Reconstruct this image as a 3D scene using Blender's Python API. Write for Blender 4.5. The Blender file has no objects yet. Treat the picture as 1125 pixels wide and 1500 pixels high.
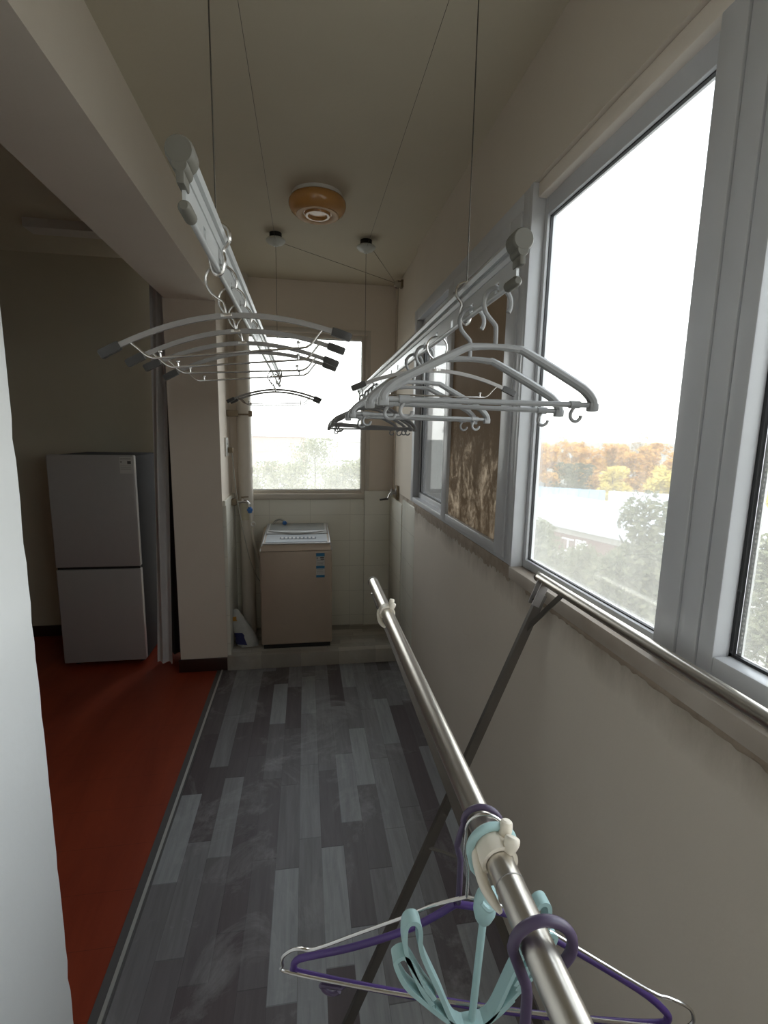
import bpy, bmesh, math, random
from mathutils import Vector, Matrix
random.seed(7)
SC = bpy.context.scene
COL = SC.collection
PI = math.pi
V = Vector

# ------------------------------------------------------------------ helpers
def tag(o, label=None, cat=None, group=None, kind=None):
    if label: o['label'] = label
    if cat: o['category'] = cat
    if group: o['group'] = group
    if kind: o['kind'] = kind
    return o

def thing(name, label, cat, loc=(0, 0, 0), group=None, kind=None):
    o = bpy.data.objects.new(name, None)
    o.empty_display_size = 0.05
    o.location = loc
    COL.objects.link(o)
    return tag(o, label, cat, group, kind)

class MB:
    def __init__(s):
        s.bm = bmesh.new()
    def box(s, lo, hi, bev=0, seg=2, rot=None, pivot=None):
        lo, hi = V(lo), V(hi)
        c = (lo + hi) / 2; d = hi - lo
        r = bmesh.ops.create_cube(s.bm, size=1)
        vs = r['verts']
        for v in vs:
            v.co = V((v.co.x * d.x, v.co.y * d.y, v.co.z * d.z)) + c
        if bev:
            es = list({e for v in vs for e in v.link_edges})
            rr = bmesh.ops.bevel(s.bm, geom=es, offset=bev, segments=seg, affect='EDGES', profile=.5)
            vs = list({v for f in rr['faces'] for v in f.verts} | {v for v in vs if v.is_valid})
        if rot is not None:
            M = Matrix.Translation(pivot or c) @ rot.to_4x4() @ Matrix.Translation(-(V(pivot) if pivot else c))
            for v in vs: v.co = M @ v.co
        return s
    def face(s, pts):
        s.bm.faces.new([s.bm.verts.new(p) for p in pts]); return s
    def prism(s, poly, axis, a, b):
        """poly of 2-D points extruded along an axis (0,1,2) from a to b"""
        def P(p, t):
            q = list(p); q.insert(axis, t); return V(q)
        A = [s.bm.verts.new(P(p, a)) for p in poly]; B = [s.bm.verts.new(P(p, b)) for p in poly]
        n = len(poly)
        s.bm.faces.new(A); s.bm.faces.new(B[::-1])
        for i in range(n): s.bm.faces.new([A[i], B[i], B[(i + 1) % n], A[(i + 1) % n]])
        return s
    def sweep(s, path, prof, up=(0, 0, 1), closed=False, scales=None, caps=True):
        """prof: list of (side, up) points, swept along path; up is a guide vector"""
        path = [V(p) for p in path]; n = len(path); up = V(up)
        rings = []; lastside = None
        for i, p in enumerate(path):
            if closed: t = path[(i + 1) % n] - path[i - 1]
            else: t = path[min(i + 1, n - 1)] - path[max(i - 1, 0)]
            t.normalize()
            side = t.cross(up)
            if side.length < 1e-4: side = lastside if lastside is not None else t.orthogonal()
            side.normalize()
            if lastside is not None and side.dot(lastside) < -0.2 : side = -side if False else side
            lastside = side
            u = side.cross(t).normalized()
            k = scales[i] if scales else 1
            rings.append([s.bm.verts.new(p + side * a * k + u * b * k) for a, b in prof])
        m = len(prof)
        for i in range(n if closed else n - 1):
            A, B = rings[i], rings[(i + 1) % n]
            for j in range(m):
                s.bm.faces.new([A[j], A[(j + 1) % m], B[(j + 1) % m], B[j]])
        if caps and not closed:
            s.bm.faces.new(rings[0][::-1]); s.bm.faces.new(rings[-1])
        return s
    def tube(s, path, r, n=10, up=None, closed=False, scales=None):
        path = [V(p) for p in path]
        if up is None:
            # guide vector not parallel to the path
            d = path[-1] - path[0]
            up = (0, 0, 1)
            nrm = V((0, 0, 0))
            for i in range(1, len(path) - 1):
                nrm += (path[i] - path[i - 1]).cross(path[i + 1] - path[i])
            if nrm.length > 1e-9: up = nrm.normalized()
            elif abs(d.normalized().z) > .9: up = (0, 1, 0)
        prof = [(r * math.cos(2 * PI * k / n), r * math.sin(2 * PI * k / n)) for k in range(n)]
        return s.sweep(path, prof, up, closed, scales)
    def ball(s, c, r, sub=2, sc=(1, 1, 1)):
        rr = bmesh.ops.create_icosphere(s.bm, subdivisions=sub, radius=r)
        for v in rr['verts']:
            v.co = V((v.co.x * sc[0], v.co.y * sc[1], v.co.z * sc[2])) + V(c)
        return s
    def lathe(s, prof, c=(0, 0, 0), n=32, axis='z'):
        """prof: (radius, height) pairs"""
        c = V(c); rings = []
        def P(r, h, a):
            x, y = r * math.cos(a), r * math.sin(a)
            if axis == 'z': return c + V((x, y, h))
            if axis == 'x': return c + V((h, x, y))
            return c + V((x, h, y))
        for r, h in prof:
            if r < 1e-6: rings.append([s.bm.verts.new(P(0, h, 0))])
            else: rings.append([s.bm.verts.new(P(r, h, 2 * PI * k / n)) for k in range(n)])
        for A, B in zip(rings, rings[1:]):
            for k in range(n):
                k2 = (k + 1) % n
                if len(A) == 1 and len(B) == 1: continue
                if len(A) == 1: s.bm.faces.new([A[0], B[k2], B[k]])
                elif len(B) == 1: s.bm.faces.new([A[k], A[k2], B[0]])
                else: s.bm.faces.new([A[k], A[k2], B[k2], B[k]])
        return s
    def shift(s, d):
        for v in s.bm.verts: v.co += V(d)
        return s
    def build(s, name, mat, parent=None, smooth=True, ang=38):
        bm = s.bm
        bmesh.ops.recalc_face_normals(bm, faces=bm.faces[:])
        if smooth:
            for f in bm.faces: f.smooth = True
            for e in bm.edges:
                if len(e.link_faces) == 2:
                    if e.calc_face_angle(0) > math.radians(ang): e.smooth = False
        me = bpy.data.meshes.new(name)
        bm.to_mesh(me); bm.free()
        me.materials.append(mat)
        o = bpy.data.objects.new(name, me)
        COL.objects.link(o)
        if parent: o.parent = parent
        return o

def kids(o):
    return [c for c in bpy.data.objects if c.parent == o]
def dup(root, loc, rot=None, label=None, group=None):
    def cp(o, par):
        c = o.copy(); COL.objects.link(c); c.parent = par
        for k in kids(o): cp(k, c)
        return c
    ch = kids(root)
    r = root.copy(); COL.objects.link(r); r.location = loc
    if rot: r.rotation_euler = rot
    if label: r['label'] = label
    if group: r['group'] = group
    for k in ch: cp(k, r)
    return r

def spline(pts, k=6, closed=False):
    pts = [V(p) for p in pts]; n = len(pts); out = []
    rng = range(n) if closed else range(n - 1)
    for i in rng:
        p1, p2 = pts[i], pts[(i + 1) % n]
        p0 = pts[i - 1] if (closed or i > 0) else p1
        p3 = pts[(i + 2) % n] if (closed or i + 2 < n) else p2
        for j in range(k):
            t = j / k
            out.append(.5 * ((2 * p1) + (p2 - p0) * t + (2 * p0 - 5 * p1 + 4 * p2 - p3) * t * t + (3 * p1 - p0 - 3 * p2 + p3) * t ** 3))
    if not closed: out.append(pts[-1])
    return out
def xz(pts, y=0): return [V((a, y, b)) for a, b in pts]
def arc(cx, cz, r, a0, a1, n=14):
    return [(cx + r * math.cos(math.radians(a0 + (a1 - a0) * i / n)), cz + r * math.sin(math.radians(a0 + (a1 - a0) * i / n))) for i in range(n + 1)]

# ------------------------------------------------------------------ materials
def srgb(*c):
    return tuple((x / 255 / 12.92) if x / 255 <= .04045 else ((x / 255 + .055) / 1.055) ** 2.4 for x in c) + (1,)
class NT:
    def __init__(s, name):
        s.m = bpy.data.materials.new(name); s.m.use_nodes = True
        s.t = s.m.node_tree; s.t.nodes.clear()
        s.out = s.t.nodes.new('ShaderNodeOutputMaterial')
    def n(s, typ, ins=None, **kw):
        nd = s.t.nodes.new(typ)
        for k, v in kw.items(): setattr(nd, k, v)
        for k, v in (ins or {}).items():
            if isinstance(v, bpy.types.NodeSocket): s.t.links.new(v, nd.inputs[k])
            else: nd.inputs[k].default_value = v
        return nd
    def math(s, op, a, b=0.0, c=None):
        ins = {0: a, 1: b}
        if c is not None: ins[2] = c
        return s.n('ShaderNodeMath', ins, operation=op).outputs[0]
    def mix(s, f, a, b, mode='MIX'):
        nd = s.t.nodes.new('ShaderNodeMix'); nd.data_type = 'RGBA'; nd.blend_type = mode
        for k, v in ((0, f), (6, a), (7, b)):
            if isinstance(v, bpy.types.NodeSocket): s.t.links.new(v, nd.inputs[k])
            else: nd.inputs[k].default_value = v
        return nd.outputs[2]
    def ramp(s, f, stops):
        nd = s.n('ShaderNodeValToRGB', {0: f}); e = nd.color_ramp.elements
        while len(e) < len(stops): e.new(.5)
        for x, (p, c) in zip(e, stops): x.position = p; x.color = c if len(c) == 4 else (*c, 1)
        return nd.outputs[0]
    def obj(s): return s.n('ShaderNodeTexCoord').outputs['Object']
    def world(s): return s.n('ShaderNodeNewGeometry').outputs['Position']
    def noise(s, co, scale, detail=4, rough=.5, sc3=None, dist=0):
        if sc3: co = s.n('ShaderNodeMapping', {'Vector': co, 'Scale': sc3}).outputs[0]
        return s.n('ShaderNodeTexNoise', {'Vector': co, 'Scale': scale, 'Detail': detail, 'Roughness': rough, 'Distortion': dist}).outputs['Fac']
    def bsdf(s, **ins):
        ins = {k.replace('_', ' '): v for k, v in ins.items()}
        b = s.n('ShaderNodeBsdfPrincipled', ins)
        s.t.links.new(b.outputs[0], s.out.inputs[0]); return b
    def bump(s, h, st=.2, d=.002):
        return s.n('ShaderNodeBump', {'Height': h, 'Strength': st, 'Distance': d}).outputs[0]

def mat(name, c, rough=.5, metal=0, var=.06, scale=20, bump=0, spec=.5, coat=0, c2=None):
    t = NT(name)
    f = t.noise(t.obj(), scale, 3)
    c = tuple(c[:3]) + (1,)
    if c2 is None:
        lo = tuple(x * (1 - var) for x in c[:3]) + (1,); hi = tuple(min(1, x * (1 + var)) for x in c[:3]) + (1,)
    else: lo, hi = c, tuple(c2[:3]) + (1,)
    col = t.mix(f, lo, hi)
    ins = dict(Base_Color=col, Roughness=rough, Metallic=metal, Specular_IOR_Level=spec, Coat_Weight=coat)
    if bump: ins['Normal'] = t.bump(t.noise(t.obj(), scale * 3, 5), bump)
    t.bsdf(**ins); return t.m

def paint(name, c, rough=.75, stain=None):
    """painted plaster with faint mottling, optional damp stain below a sill"""
    t = NT(name); co = t.world()
    f = t.noise(co, 1.6, 5, .6); g = t.noise(co, 9, 4)
    col = t.mix(t.math('MULTIPLY', f, .9), tuple(x * .9 for x in c[:3]) + (1,), tuple(x * 1.06 for x in c[:3]) + (1,))
    col = t.mix(t.math('MULTIPLY', g, .12), col, (c[0] * .75, c[1] * .7, c[2] * .62, 1))
    if stain:
        z0, h, sc = stain
        z = t.n('ShaderNodeSeparateXYZ', {0: co}).outputs[2]
        d = t.math('DIVIDE', t.math('SUBTRACT', z0, z), h)            # 0 at the sill, 1 lower down
        d = t.math('SUBTRACT', 1.0, d)
        st = t.math('MULTIPLY', t.noise(co, 5, 6, .7, (1, 1, .35)), 1.5)
        m = t.math('MULTIPLY', t.math('MULTIPLY', t.n('ShaderNodeClamp', {0: t.math('MULTIPLY', d, st)}).outputs[0], .8), t.math('LESS_THAN', z, z0 + .02))
        m = t.n('ShaderNodeMapRange', {0: m, 1: .25, 2: .8, 3: 0, 4: .85}).outputs[0]
        col = t.mix(m, col, sc)
    nb = t.noise(co, 60, 4)
    t.bsdf(Base_Color=col, Roughness=rough, Specular_IOR_Level=.3, Normal=t.bump(t.math('ADD', nb, t.math('MULTIPLY', f, 4)), .12, .004))
    return t.m

def planks(name, w, ln, along, dark, light, rough=.45, rot=0):
    t = NT(name); co = t.world()
    sp = t.n('ShaderNodeSeparateXYZ', {0: co})
    a, b = (sp.outputs[1], sp.outputs[0]) if along == 'y' else (sp.outputs[0], sp.outputs[1])
    row = t.math('FLOOR', t.math('DIVIDE', t.math('ADD', b, 10.013), w))
    rnd = t.n('ShaderNodeTexWhiteNoise', {'W': row}, noise_dimensions='1D').outputs['Value']
    u = t.math('ADD', t.math('DIVIDE', t.math('ADD', a, 10), ln), t.math('MULTIPLY', rnd, 3.7))
    idx = t.math('FLOOR', u)
    cid = t.n('ShaderNodeCombineXYZ', {0: row, 1: idx}).outputs[0]
    pr = t.n('ShaderNodeTexWhiteNoise', {'Vector': cid}, noise_dimensions='2D').outputs['Value']
    col = t.ramp(pr, [(0, dark), (.30, tuple(x * .12 + y * .88 for x, y in zip(light, dark))), (.55, tuple(x * .42 + y * .58 for x, y in zip(light, dark))), (.8, tuple(x * .62 + y * .38 for x, y in zip(light, dark))), (1, light)])
    s3 = (26, 2.2, 1) if along == 'y' else (2.2, 26, 1)
    off = t.n('ShaderNodeVectorMath', {0: co, 1: t.n('ShaderNodeCombineXYZ', {2: t.math('MULTIPLY', pr, 9)}).outputs[0]}, operation='ADD').outputs[0]
    gr = t.noise(off, 1.6, 7, .65, s3, .6)
    col = t.mix(t.math('MULTIPLY', gr, .7), col, tuple(x * .45 for x in dark[:3]) + (1,))
    # seams
    fb = t.math('FRACT', t.math('DIVIDE', t.math('ADD', b, 10.013), w)); fu = t.math('FRACT', u)
    seam = t.math('MAXIMUM', t.math('LESS_THAN', fb, .018), t.math('LESS_THAN', fu, .008))
    col = t.mix(t.math('MULTIPLY', seam, .35), col, (.02, .02, .02, 1))
    # scuffs and dust
    sc = t.n('ShaderNodeMapRange', {0: t.noise(co, 3.1, 9, .72, None, .8), 1: .52, 2: .72, 3: 0, 4: .42}).outputs[0]
    col = t.mix(sc, col, (.55, .56, .57, 1))
    t.bsdf(Base_Color=col, Roughness=t.math('ADD', rough - .1, t.math('MULTIPLY', gr, .2)), Specular_IOR_Level=.4, Normal=t.bump(gr, .08, .001))
    return t.m

def tiles(name, c, grout, sx, sz, horiz='x'):
    t = NT(name); co = t.world(); sp = t.n('ShaderNodeSeparateXYZ', {0: co})
    a = sp.outputs[0] if horiz == 'x' else sp.outputs[1]
    fa = t.math('FRACT', t.math('DIVIDE', t.math('ADD', a, 5.07), sx)); fz = t.math('FRACT', t.math('DIVIDE', t.math('ADD', sp.outputs[2], .02), sz))
    seam = t.math('MAXIMUM', t.math('LESS_THAN', fa, .012), t.math('LESS_THAN', fz, .018))
    n = t.noise(co, 4, 5)
    col = t.mix(n, tuple(x * .93 for x in c[:3]) + (1,), c)
    col = t.mix(t.math('MULTIPLY', seam, .6), col, grout)
    t.bsdf(Base_Color=col, Roughness=.22, Specular_IOR_Level=.5, Normal=t.bump(t.math('ADD', t.math('MULTIPLY', t.noise(co, 3.0, 3), .6), t.math('MULTIPLY', seam, -1.0)), .12, .002))
    return t.m

def glass(name, haze, streak=1.0, tint=(.95, .97, .96, 1), dirt=(.90, .88, .80, 1), horiz=1):
    """window glass with a film of dirt: streaks run down, thicker low down to stand in for outdoor haze"""
    t = NT(name); co = t.world()
    s1 = t.noise(co, 1, 6, .6, (46, 46, 1.4))
    s2 = t.noise(co, 5, 6, .65)
    s3 = t.n('ShaderNodeMapRange', {0: t.noise(co, 90, 3), 1: .66, 2: .75, 3: 0, 4: .1}).outputs[0]
    z = t.n('ShaderNodeSeparateXYZ', {0: co}).outputs[2]
    low = t.n('ShaderNodeMapRange', {0: z, 1: 1.15, 2: 2.0, 3: 1.3, 4: .3}).outputs[0]  # film thinned high for a bright sky, thickened low in place of haze
    h = t.math('MULTIPLY', t.math('ADD', t.math('MULTIPLY', s1, streak * .9), t.math('ADD', t.math('MULTIPLY', s2, .8), .15)), haze)
    h = t.n('ShaderNodeClamp', {0: t.math('ADD', t.math('MULTIPLY', h, low), t.math('MULTIPLY', s3, 1.0)), 1: 0.0, 2: .95}).outputs[0]
    tr = t.n('ShaderNodeBsdfTransparent', {0: tint}); tl = t.n('ShaderNodeBsdfTranslucent', {0: dirt})
    df = t.n('ShaderNodeBsdfDiffuse', {0: (.5, .49, .46, 1)})
    d = t.n('ShaderNodeMixShader', {0: .22, 1: tl.outputs[0], 2: df.outputs[0]})
    a = t.n('ShaderNodeMixShader', {0: h, 1: tr.outputs[0], 2: d.outputs[0]})
    gl = t.n('ShaderNodeBsdfGlossy', {0: (1, 1, 1, 1), 1: .03})
    fr = t.n('ShaderNodeFresnel', {0: 1.35})
    o = t.n('ShaderNodeMixShader', {0: t.math('MULTIPLY', fr.outputs[0], .5), 1: a.outputs[0], 2: gl.outputs[0]})
    t.t.links.new(o.outputs[0], t.out.inputs[0])
    return t.m

def film(name):
    """brown paper film glued on a pane, torn and thin in the lower half"""
    t = NT(name); co = t.world()
    z = t.n('ShaderNodeSeparateXYZ', {0: co}).outputs[2]
    n1 = t.noise(co, 13, 10, .85, (1, 1, .6), .6); n2 = t.noise(co, 70, 5, .8)
    low = t.n('ShaderNodeMapRange', {0: z, 1: 1.72, 2: 1.5, 3: -.06, 4: .10}).outputs[0]
    torn = t.n('ShaderNodeMapRange', {0: t.math('ADD', t.math('MULTIPLY', n1, t.math('ADD', .55, t.math('MULTIPLY', n2, .9))), low), 1: .56, 2: .72, 3: 0, 4: 1}).outputs[0]
    brown = t.mix(t.noise(co, 6, 5), srgb(132, 114, 92), srgb(170, 150, 124))
    tl = t.n('ShaderNodeBsdfTranslucent', {0: t.mix(n2, (.16, .132, .102, 1), (.21, .175, .138, 1))})
    df = t.n('ShaderNodeBsdfDiffuse', {0: brown})
    a = t.n('ShaderNodeMixShader', {0: .5, 1: tl.outputs[0], 2: df.outputs[0]})
    pt = t.n('ShaderNodeBsdfTranslucent', {0: (.55, .50, .42, 1)})
    b = t.n('ShaderNodeMixShader', {0: t.math('MULTIPLY', torn, .5), 1: a.outputs[0], 2: pt.outputs[0]})
    gl = t.n('ShaderNodeBsdfGlossy', {0: (1, 1, 1, 1), 1: .35})
    o = t.n('ShaderNodeMixShader', {0: .008, 1: b.outputs[0], 2: gl.outputs[0]})
    t.t.links.new(o.outputs[0], t.out.inputs[0]); return t.m

def brushed(name, c, rough=.28, sc=(200, 2, 200)):
    t = NT(name); co = t.obj()
    n = t.noise(co, 1, 4, .6, sc)
    t.bsdf(Base_Color=t.mix(n, tuple(x * .85 for x in c[:3]) + (1,), tuple(c[:3]) + (1,)), Metallic=1.0,
           Roughness=t.math('ADD', rough - .06, t.math('MULTIPLY', n, .14)))
    return t.m

def leafmat(name, c1, c2, trans=.35):
    t = NT(name)
    r = t.n('ShaderNodeNewGeometry').outputs['Random Per Island']
    col = t.mix(r, c1, c2)
    d = t.n('ShaderNodeBsdfDiffuse', {0: col}); tl = t.n('ShaderNodeBsdfTranslucent', {0: col})
    o = t.n('ShaderNodeMixShader', {0: trans, 1: d.outputs[0], 2: tl.outputs[0]})
    t.t.links.new(o.outputs[0], t.out.inputs[0]); return t.m

M = {}
M['wall'] = paint('wall_paint', (.83, .75, .66))
M['wall_sill'] = paint('wall_paint_stained', (.67, .60, .515), .75, (1.16, .16, (.16, .115, .075, 1)))
M['ceil'] = paint('ceiling_paint', (.60, .54, .425), .85)
M['pier'] = paint('white_wall_paint', (.74, .75, .75), .6)
M['room'] = paint('room_paint', (.66, .63, .51), .8)
M['tile_back'] = tiles('tiles_back', (.84, .82, .73, 1), (.55, .53, .47, 1), .30, .20, 'x')
M['tile_side'] = tiles('tiles_side', (.84, .82, .73, 1), (.55, .53, .47, 1), .30, .20, 'y')
M['vinyl'] = planks('vinyl_planks', .086, .44, 'y', srgb(98, 87, 90), srgb(190, 195, 198), .5)
M['vinyl2'] = planks('vinyl_planks_platform', .062, .26, 'x', srgb(160, 153, 143), srgb(220, 214, 203), .5)
def redwood():
    t = NT('red_floor'); co = t.world()
    n = t.noise(co, 1.2, 7, .65, (6, 1.2, 1), .7)
    col = t.mix(n, srgb(112, 36, 20), srgb(172, 74, 44))
    sp = t.n('ShaderNodeSeparateXYZ', {0: co}).outputs[1]
    seam = t.math('LESS_THAN', t.math('FRACT', t.math('DIVIDE', sp, .2)), .01)
    col = t.mix(t.math('MULTIPLY', seam, .35), col, (.03, .01, .006, 1))
    t.bsdf(Base_Color=col, Roughness=.42, Specular_IOR_Level=.45); return t.m
M['red'] = redwood()
M['base'] = mat('dark_red_baseboard', srgb(60, 36, 30), .4, var=.15)
M['grey_strip'] = mat('grey_threshold', srgb(92, 90, 90), .5)
M['alu_strip'] = mat('aluminium_strip', (.62, .62, .60), .45, .7)
M['pvc'] = mat('white_pvc_frame', (.58, .585, .605), .35, var=.03)
M['pvc_warm'] = mat('cream_pvc', (.62, .57, .50), .4, var=.04)
M['gasket'] = mat('black_gasket', (.02, .02, .022), .5)
M['spacer'] = mat('spacer_bar', (.75, .75, .74), .4, .5)
M['stone'] = mat('sill_stone', (.60, .54, .47), .55, c2=(.26, .20, .15), scale=7, bump=.2)
M['rough'] = mat('crumbled_plaster', (.42, .34, .26), .9, c2=(.20, .15, .11), scale=30, bump=.5)
M['glass'] = glass('dirty_glass', .17)
M['glass_b'] = glass('dirty_glass_back', .23, .5)
M['glass_c'] = glass('clear_glass', .11)
M['glass_g'] = glass('grey_grimy_glass', .25, 1.0, (.34, .345, .34, 1), (.34, .34, .33, 1))
M['film'] = film('brown_film')
M['chrome'] = mat('chrome_steel', (.62, .60, .58), .2, 1, var=.04)
M['steel'] = brushed('stainless_tube', (.66, .62, .56), .3)
M['steel_d'] = mat('grey_steel', (.36, .34, .33), .42, .6, var=.1)
M['hang'] = mat('grey_hanger_steel', (.25, .235, .225), .4, .4, var=.05)
M['leg'] = mat('dull_steel_leg', (.16, .145, .13), .45, .6, var=.12)
M['alu'] = mat('aluminium_profile', (.56, .57, .57), .34, .35, var=.04)
M['cap'] = mat('grey_plastic_cap', (.13, .122, .10), .55)
M['rub'] = mat('black_rubber', (.035, .032, .03), .45)
M['grey_pl'] = mat('grey_plastic_hanger', (.30, .30, .30), .4)
M['purple'] = mat('purple_coating', (.05, .032, .10), .38, c2=(.085, .035, .22), scale=9)
M['purple_d'] = mat('dark_purple_coating', (.07, .05, .095), .4)
M['cyan'] = mat('pale_aqua_plastic', srgb(160, 190, 190), .4)
M['clip'] = mat('cream_plastic', (.72, .66, .56), .4)
M['wire'] = mat('steel_wire', (.10, .09, .075), .5, .6)
M['amber'] = mat('amber_glass', (.50, .24, .07), .2, c2=(.60, .31, .10), scale=6, coat=.5)
M['amber2'] = mat('pale_amber_glass', (.50, .28, .11), .5)
M['white'] = mat('white_plastic', (.72, .71, .68), .4)
M['milky'] = mat('milky_plastic', (.60, .62, .58), .3)
M['dark'] = mat('dark_metal', (.03, .028, .026), .45, .6)
M['brass'] = mat('aged_brass', (.24, .19, .13), .45, .6)
M['wash'] = mat('champagne_panel', (.52, .425, .34), .38, .25, var=.04)
M['silver'] = mat('silver_plastic', (.62, .62, .62), .28, .35)
M['panel'] = mat('pale_control_panel', (.58, .61, .64), .25)
M['lid'] = mat('smoky_lid', (.34, .35, .34), .12, coat=.5)
M['btn'] = mat('button_grey', (.16, .18, .21), .4)
M['black'] = mat('black_plastic', (.02, .019, .018), .5)
M['blue'] = mat('blue_plastic', (.05, .19, .52), .4)
M['st_blue'] = mat('sticker_blue', (.04, .22, .42), .4)
M['st_white'] = mat('sticker_white', (.62, .61, .58), .5)
M['st_dark'] = mat('sticker_print', (.10, .09, .085), .5)
M['hose'] = mat('white_hose', (.62, .58, .50), .5)
M['hose_g'] = mat('grey_hose', (.35, .34, .30), .5)
M['fridge'] = mat('fridge_steel', (.46, .45, .445), .45, .3, var=.04)
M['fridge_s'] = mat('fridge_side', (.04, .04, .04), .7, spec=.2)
M['f_edge'] = mat('fridge_edge', (.50, .49, .47), .3, .8)
M['curtain'] = mat('silver_curtain', (.62, .61, .61), .5, c2=(.74, .73, .73), scale=12)
M['gap_shade'] = mat('gap_shade_sheet', (.075, .07, .066), .8)
M['tag'] = mat('beige_paper', (.50, .45, .32), .7, c2=(.62, .57, .45), scale=40)
M['bag_w'] = mat('white_bag_film', (.58, .58, .56), .35, c2=(.34, .35, .33), scale=18)
M['bag_b'] = mat('navy_print', (.03, .035, .14), .35)
M['bag_o'] = mat('orange_print', (.55, .26, .04), .4)

# ------------------------------------------------------------------ setting
def struct(name, mb, m, label, cat, parent=None):
    o = mb.build(name, m, parent)
    if not parent: tag(o, label, cat, None, 'structure')
    return o
XR, XL, YB, ZC = .64, -.53, 3.665, 2.64
b = MB(); b.box((-.556, -1.2, -.12), (.66, 3.2, 0))
struct('floor', b, M['vinyl'], 'grey wood-look vinyl floor of the balcony', 'floor')
b = MB(); b.box((-4.0, -1.2, -.12), (-.595, 4.0, 0))
struct('floor_indoors', b, M['red'], 'glossy dark red floor of the room on the left', 'floor')
b = MB(); b.box((XL, 3.2, -.12), (.66, YB, .1), .004)
struct('floor_platform', b, M['vinyl2'], 'low raised step with pale wood-look vinyl under the washing machine', 'step')
b = MB(); b.box((-.598, .9, -.12), (-.570, 3.3, .003)); b.box((-.562, .9, -.12), (-.53, 3.3, -.001)); b.box((-.562, .9, -.12), (-.553, 3.21, .003))
struct('trim_1', b, M['grey_strip'], 'dark grey threshold strip between red and grey floor', 'threshold')
b = MB(); b.box((-.5715, .9, -.12), (-.5605, 3.21, .006))
struct('trim_2', b, M['alu_strip'], 'thin pale metal edging line along the threshold', 'edging')
b = MB(); b.box((XL, -1.2, ZC), (.86, YB + .2, ZC + .2))
struct('ceiling', b, M['ceil'], 'cream balcony ceiling with the round lamp', 'ceiling')
b = MB(); b.box((-4.0, -1.2, 2.79), (-.83, 4.0, 2.95))
struct('ceiling_indoors', b, M['room'], 'dim ceiling of the room on the left', 'ceiling')
# wall between the room and balcony: far pier, beam, near pier
b = MB()
b.box((-.83, 3.22, 0), (XL, 3.86, 2.366))
b.box((-.82, -1.2, 2.366), (XL, 3.86, 2.95))
struct('wall_left', b, M['wall'], 'cream pier and overhead beam framing the opening to the dim room', 'wall')
b = MB()
random.seed(3)
ed = [(-.83, -1.2), (-.83, 1.0)]
n = 60
prof_v = []
# near pier whose far corner has a slightly chipped arris
zs = [2.366 * i / n for i in range(n + 1)]
verts = []
for z in zs:
    c = (random.random() ** 6) * .006
    verts.append([V((-.83, -1.2, z)), V((XL, -1.2, z)), V((XL, 1.004 - c, z)), V((XL - .006 - c, 1.01, z)), V((-.83, 1.01, z))])
bv = [[b.bm.verts.new(p) for p in r] for r in verts]
for A, B in zip(bv, bv[1:]):
    for k in range(5):
        b.bm.faces.new([A[k], A[(k + 1) % 5], B[(k + 1) % 5], B[k]])
b.bm.faces.new(bv[0][::-1]); b.bm.faces.new(bv[-1])
o = b.build('wall_left_near', M['pier'], smooth=False)
tag(o, 'bright white near pier with a chipped edge at the left of the picture', 'wall', None, 'structure')
# room shell
b = MB(); b.box((-4.0, 3.95, 0), (-.83, 4.1, 2.79))
struct('wall_room_far', b, M['room'], 'dim wall behind the fridge', 'wall')
b = MB(); b.box((-4.15, -1.2, 0), (-4.0, 4.1, 2.79))
struct('wall_room_side', b, M['room'], 'far side wall of the dim room', 'wall')
b = MB(); b.box((-4.15, -1.35, 0), (.86, -1.2, 2.95))
struct('wall_behind', b, M['wall'], 'end wall of the balcony behind the viewer', 'wall')
b = MB(); b.box((-4.0, 3.935, 0), (-.84, 3.95, .085), .003)
struct('baseboard_room', b, M['base'], 'dark skirting behind the fridge', 'baseboard')
b = MB(); b.box((-.842, 3.205, 0), (-.518, 3.22, .088), .003)
struct('baseboard_left', b, M['base'], 'dark red skirting across the foot of the far pier', 'baseboard')
# back wall with window opening
WX0, WX1, WZ0, WZ1 = -.445, .445, 1.145, 2.29
b = MB()
b.box((XL, YB, 0), (WX0, YB + .07, ZC)); b.box((WX1, YB, 0), (.86, YB + .07, ZC))
b.box((WX0, YB, 0), (WX1, YB + .07, WZ0)); b.box((WX0, YB, WZ1), (WX1, YB + .07, ZC))
struct('wall_back', b, M['wall'], 'cream end wall around the small far window', 'wall')
b = MB()
b.box((XL, YB - .006, .1), (.44, YB, 1.10), .002); b.box((.44, YB - .02, .1), (.655, YB, 1.165), .003)
struct('trim_3', b, M['tile_back'], 'pale glazed wall tiles below the far window', 'wall tiles')
b = MB(); b.box((XL, 3.235, .1), (XL + .018, YB - .006, 1.15), .003); b.box((XL, 3.222, 0), (XL + .024, 3.236, 1.12), .003)
struct('trim_4', b, M['tile_side'], 'pale glazed tiles on the side of the far pier', 'wall tiles')
b = MB(); b.box((.637, 3.2, .1), (.655, YB - .02, 1.125), .003); b.box((.642, 2.815, 0), (.655, 3.195, 1.16), .004)
struct('trim_5', b, M['tile_side'], 'pale glazed tiles at the far end of the right wall', 'wall tiles')
# casing around far window
b = MB()
b.box((.447, YB - .012, 1.167), (.475, YB, 2.294), .003); b.box((-.475, YB - .012, 2.295), (.475, YB, 2.325), .003)
b.box((-.475, YB - .02, 1.105), (.4385, YB, 1.143), .003)
struct('trim_6', b, M['pvc_warm'], 'narrow cream casing around the far window', 'casing')
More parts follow.
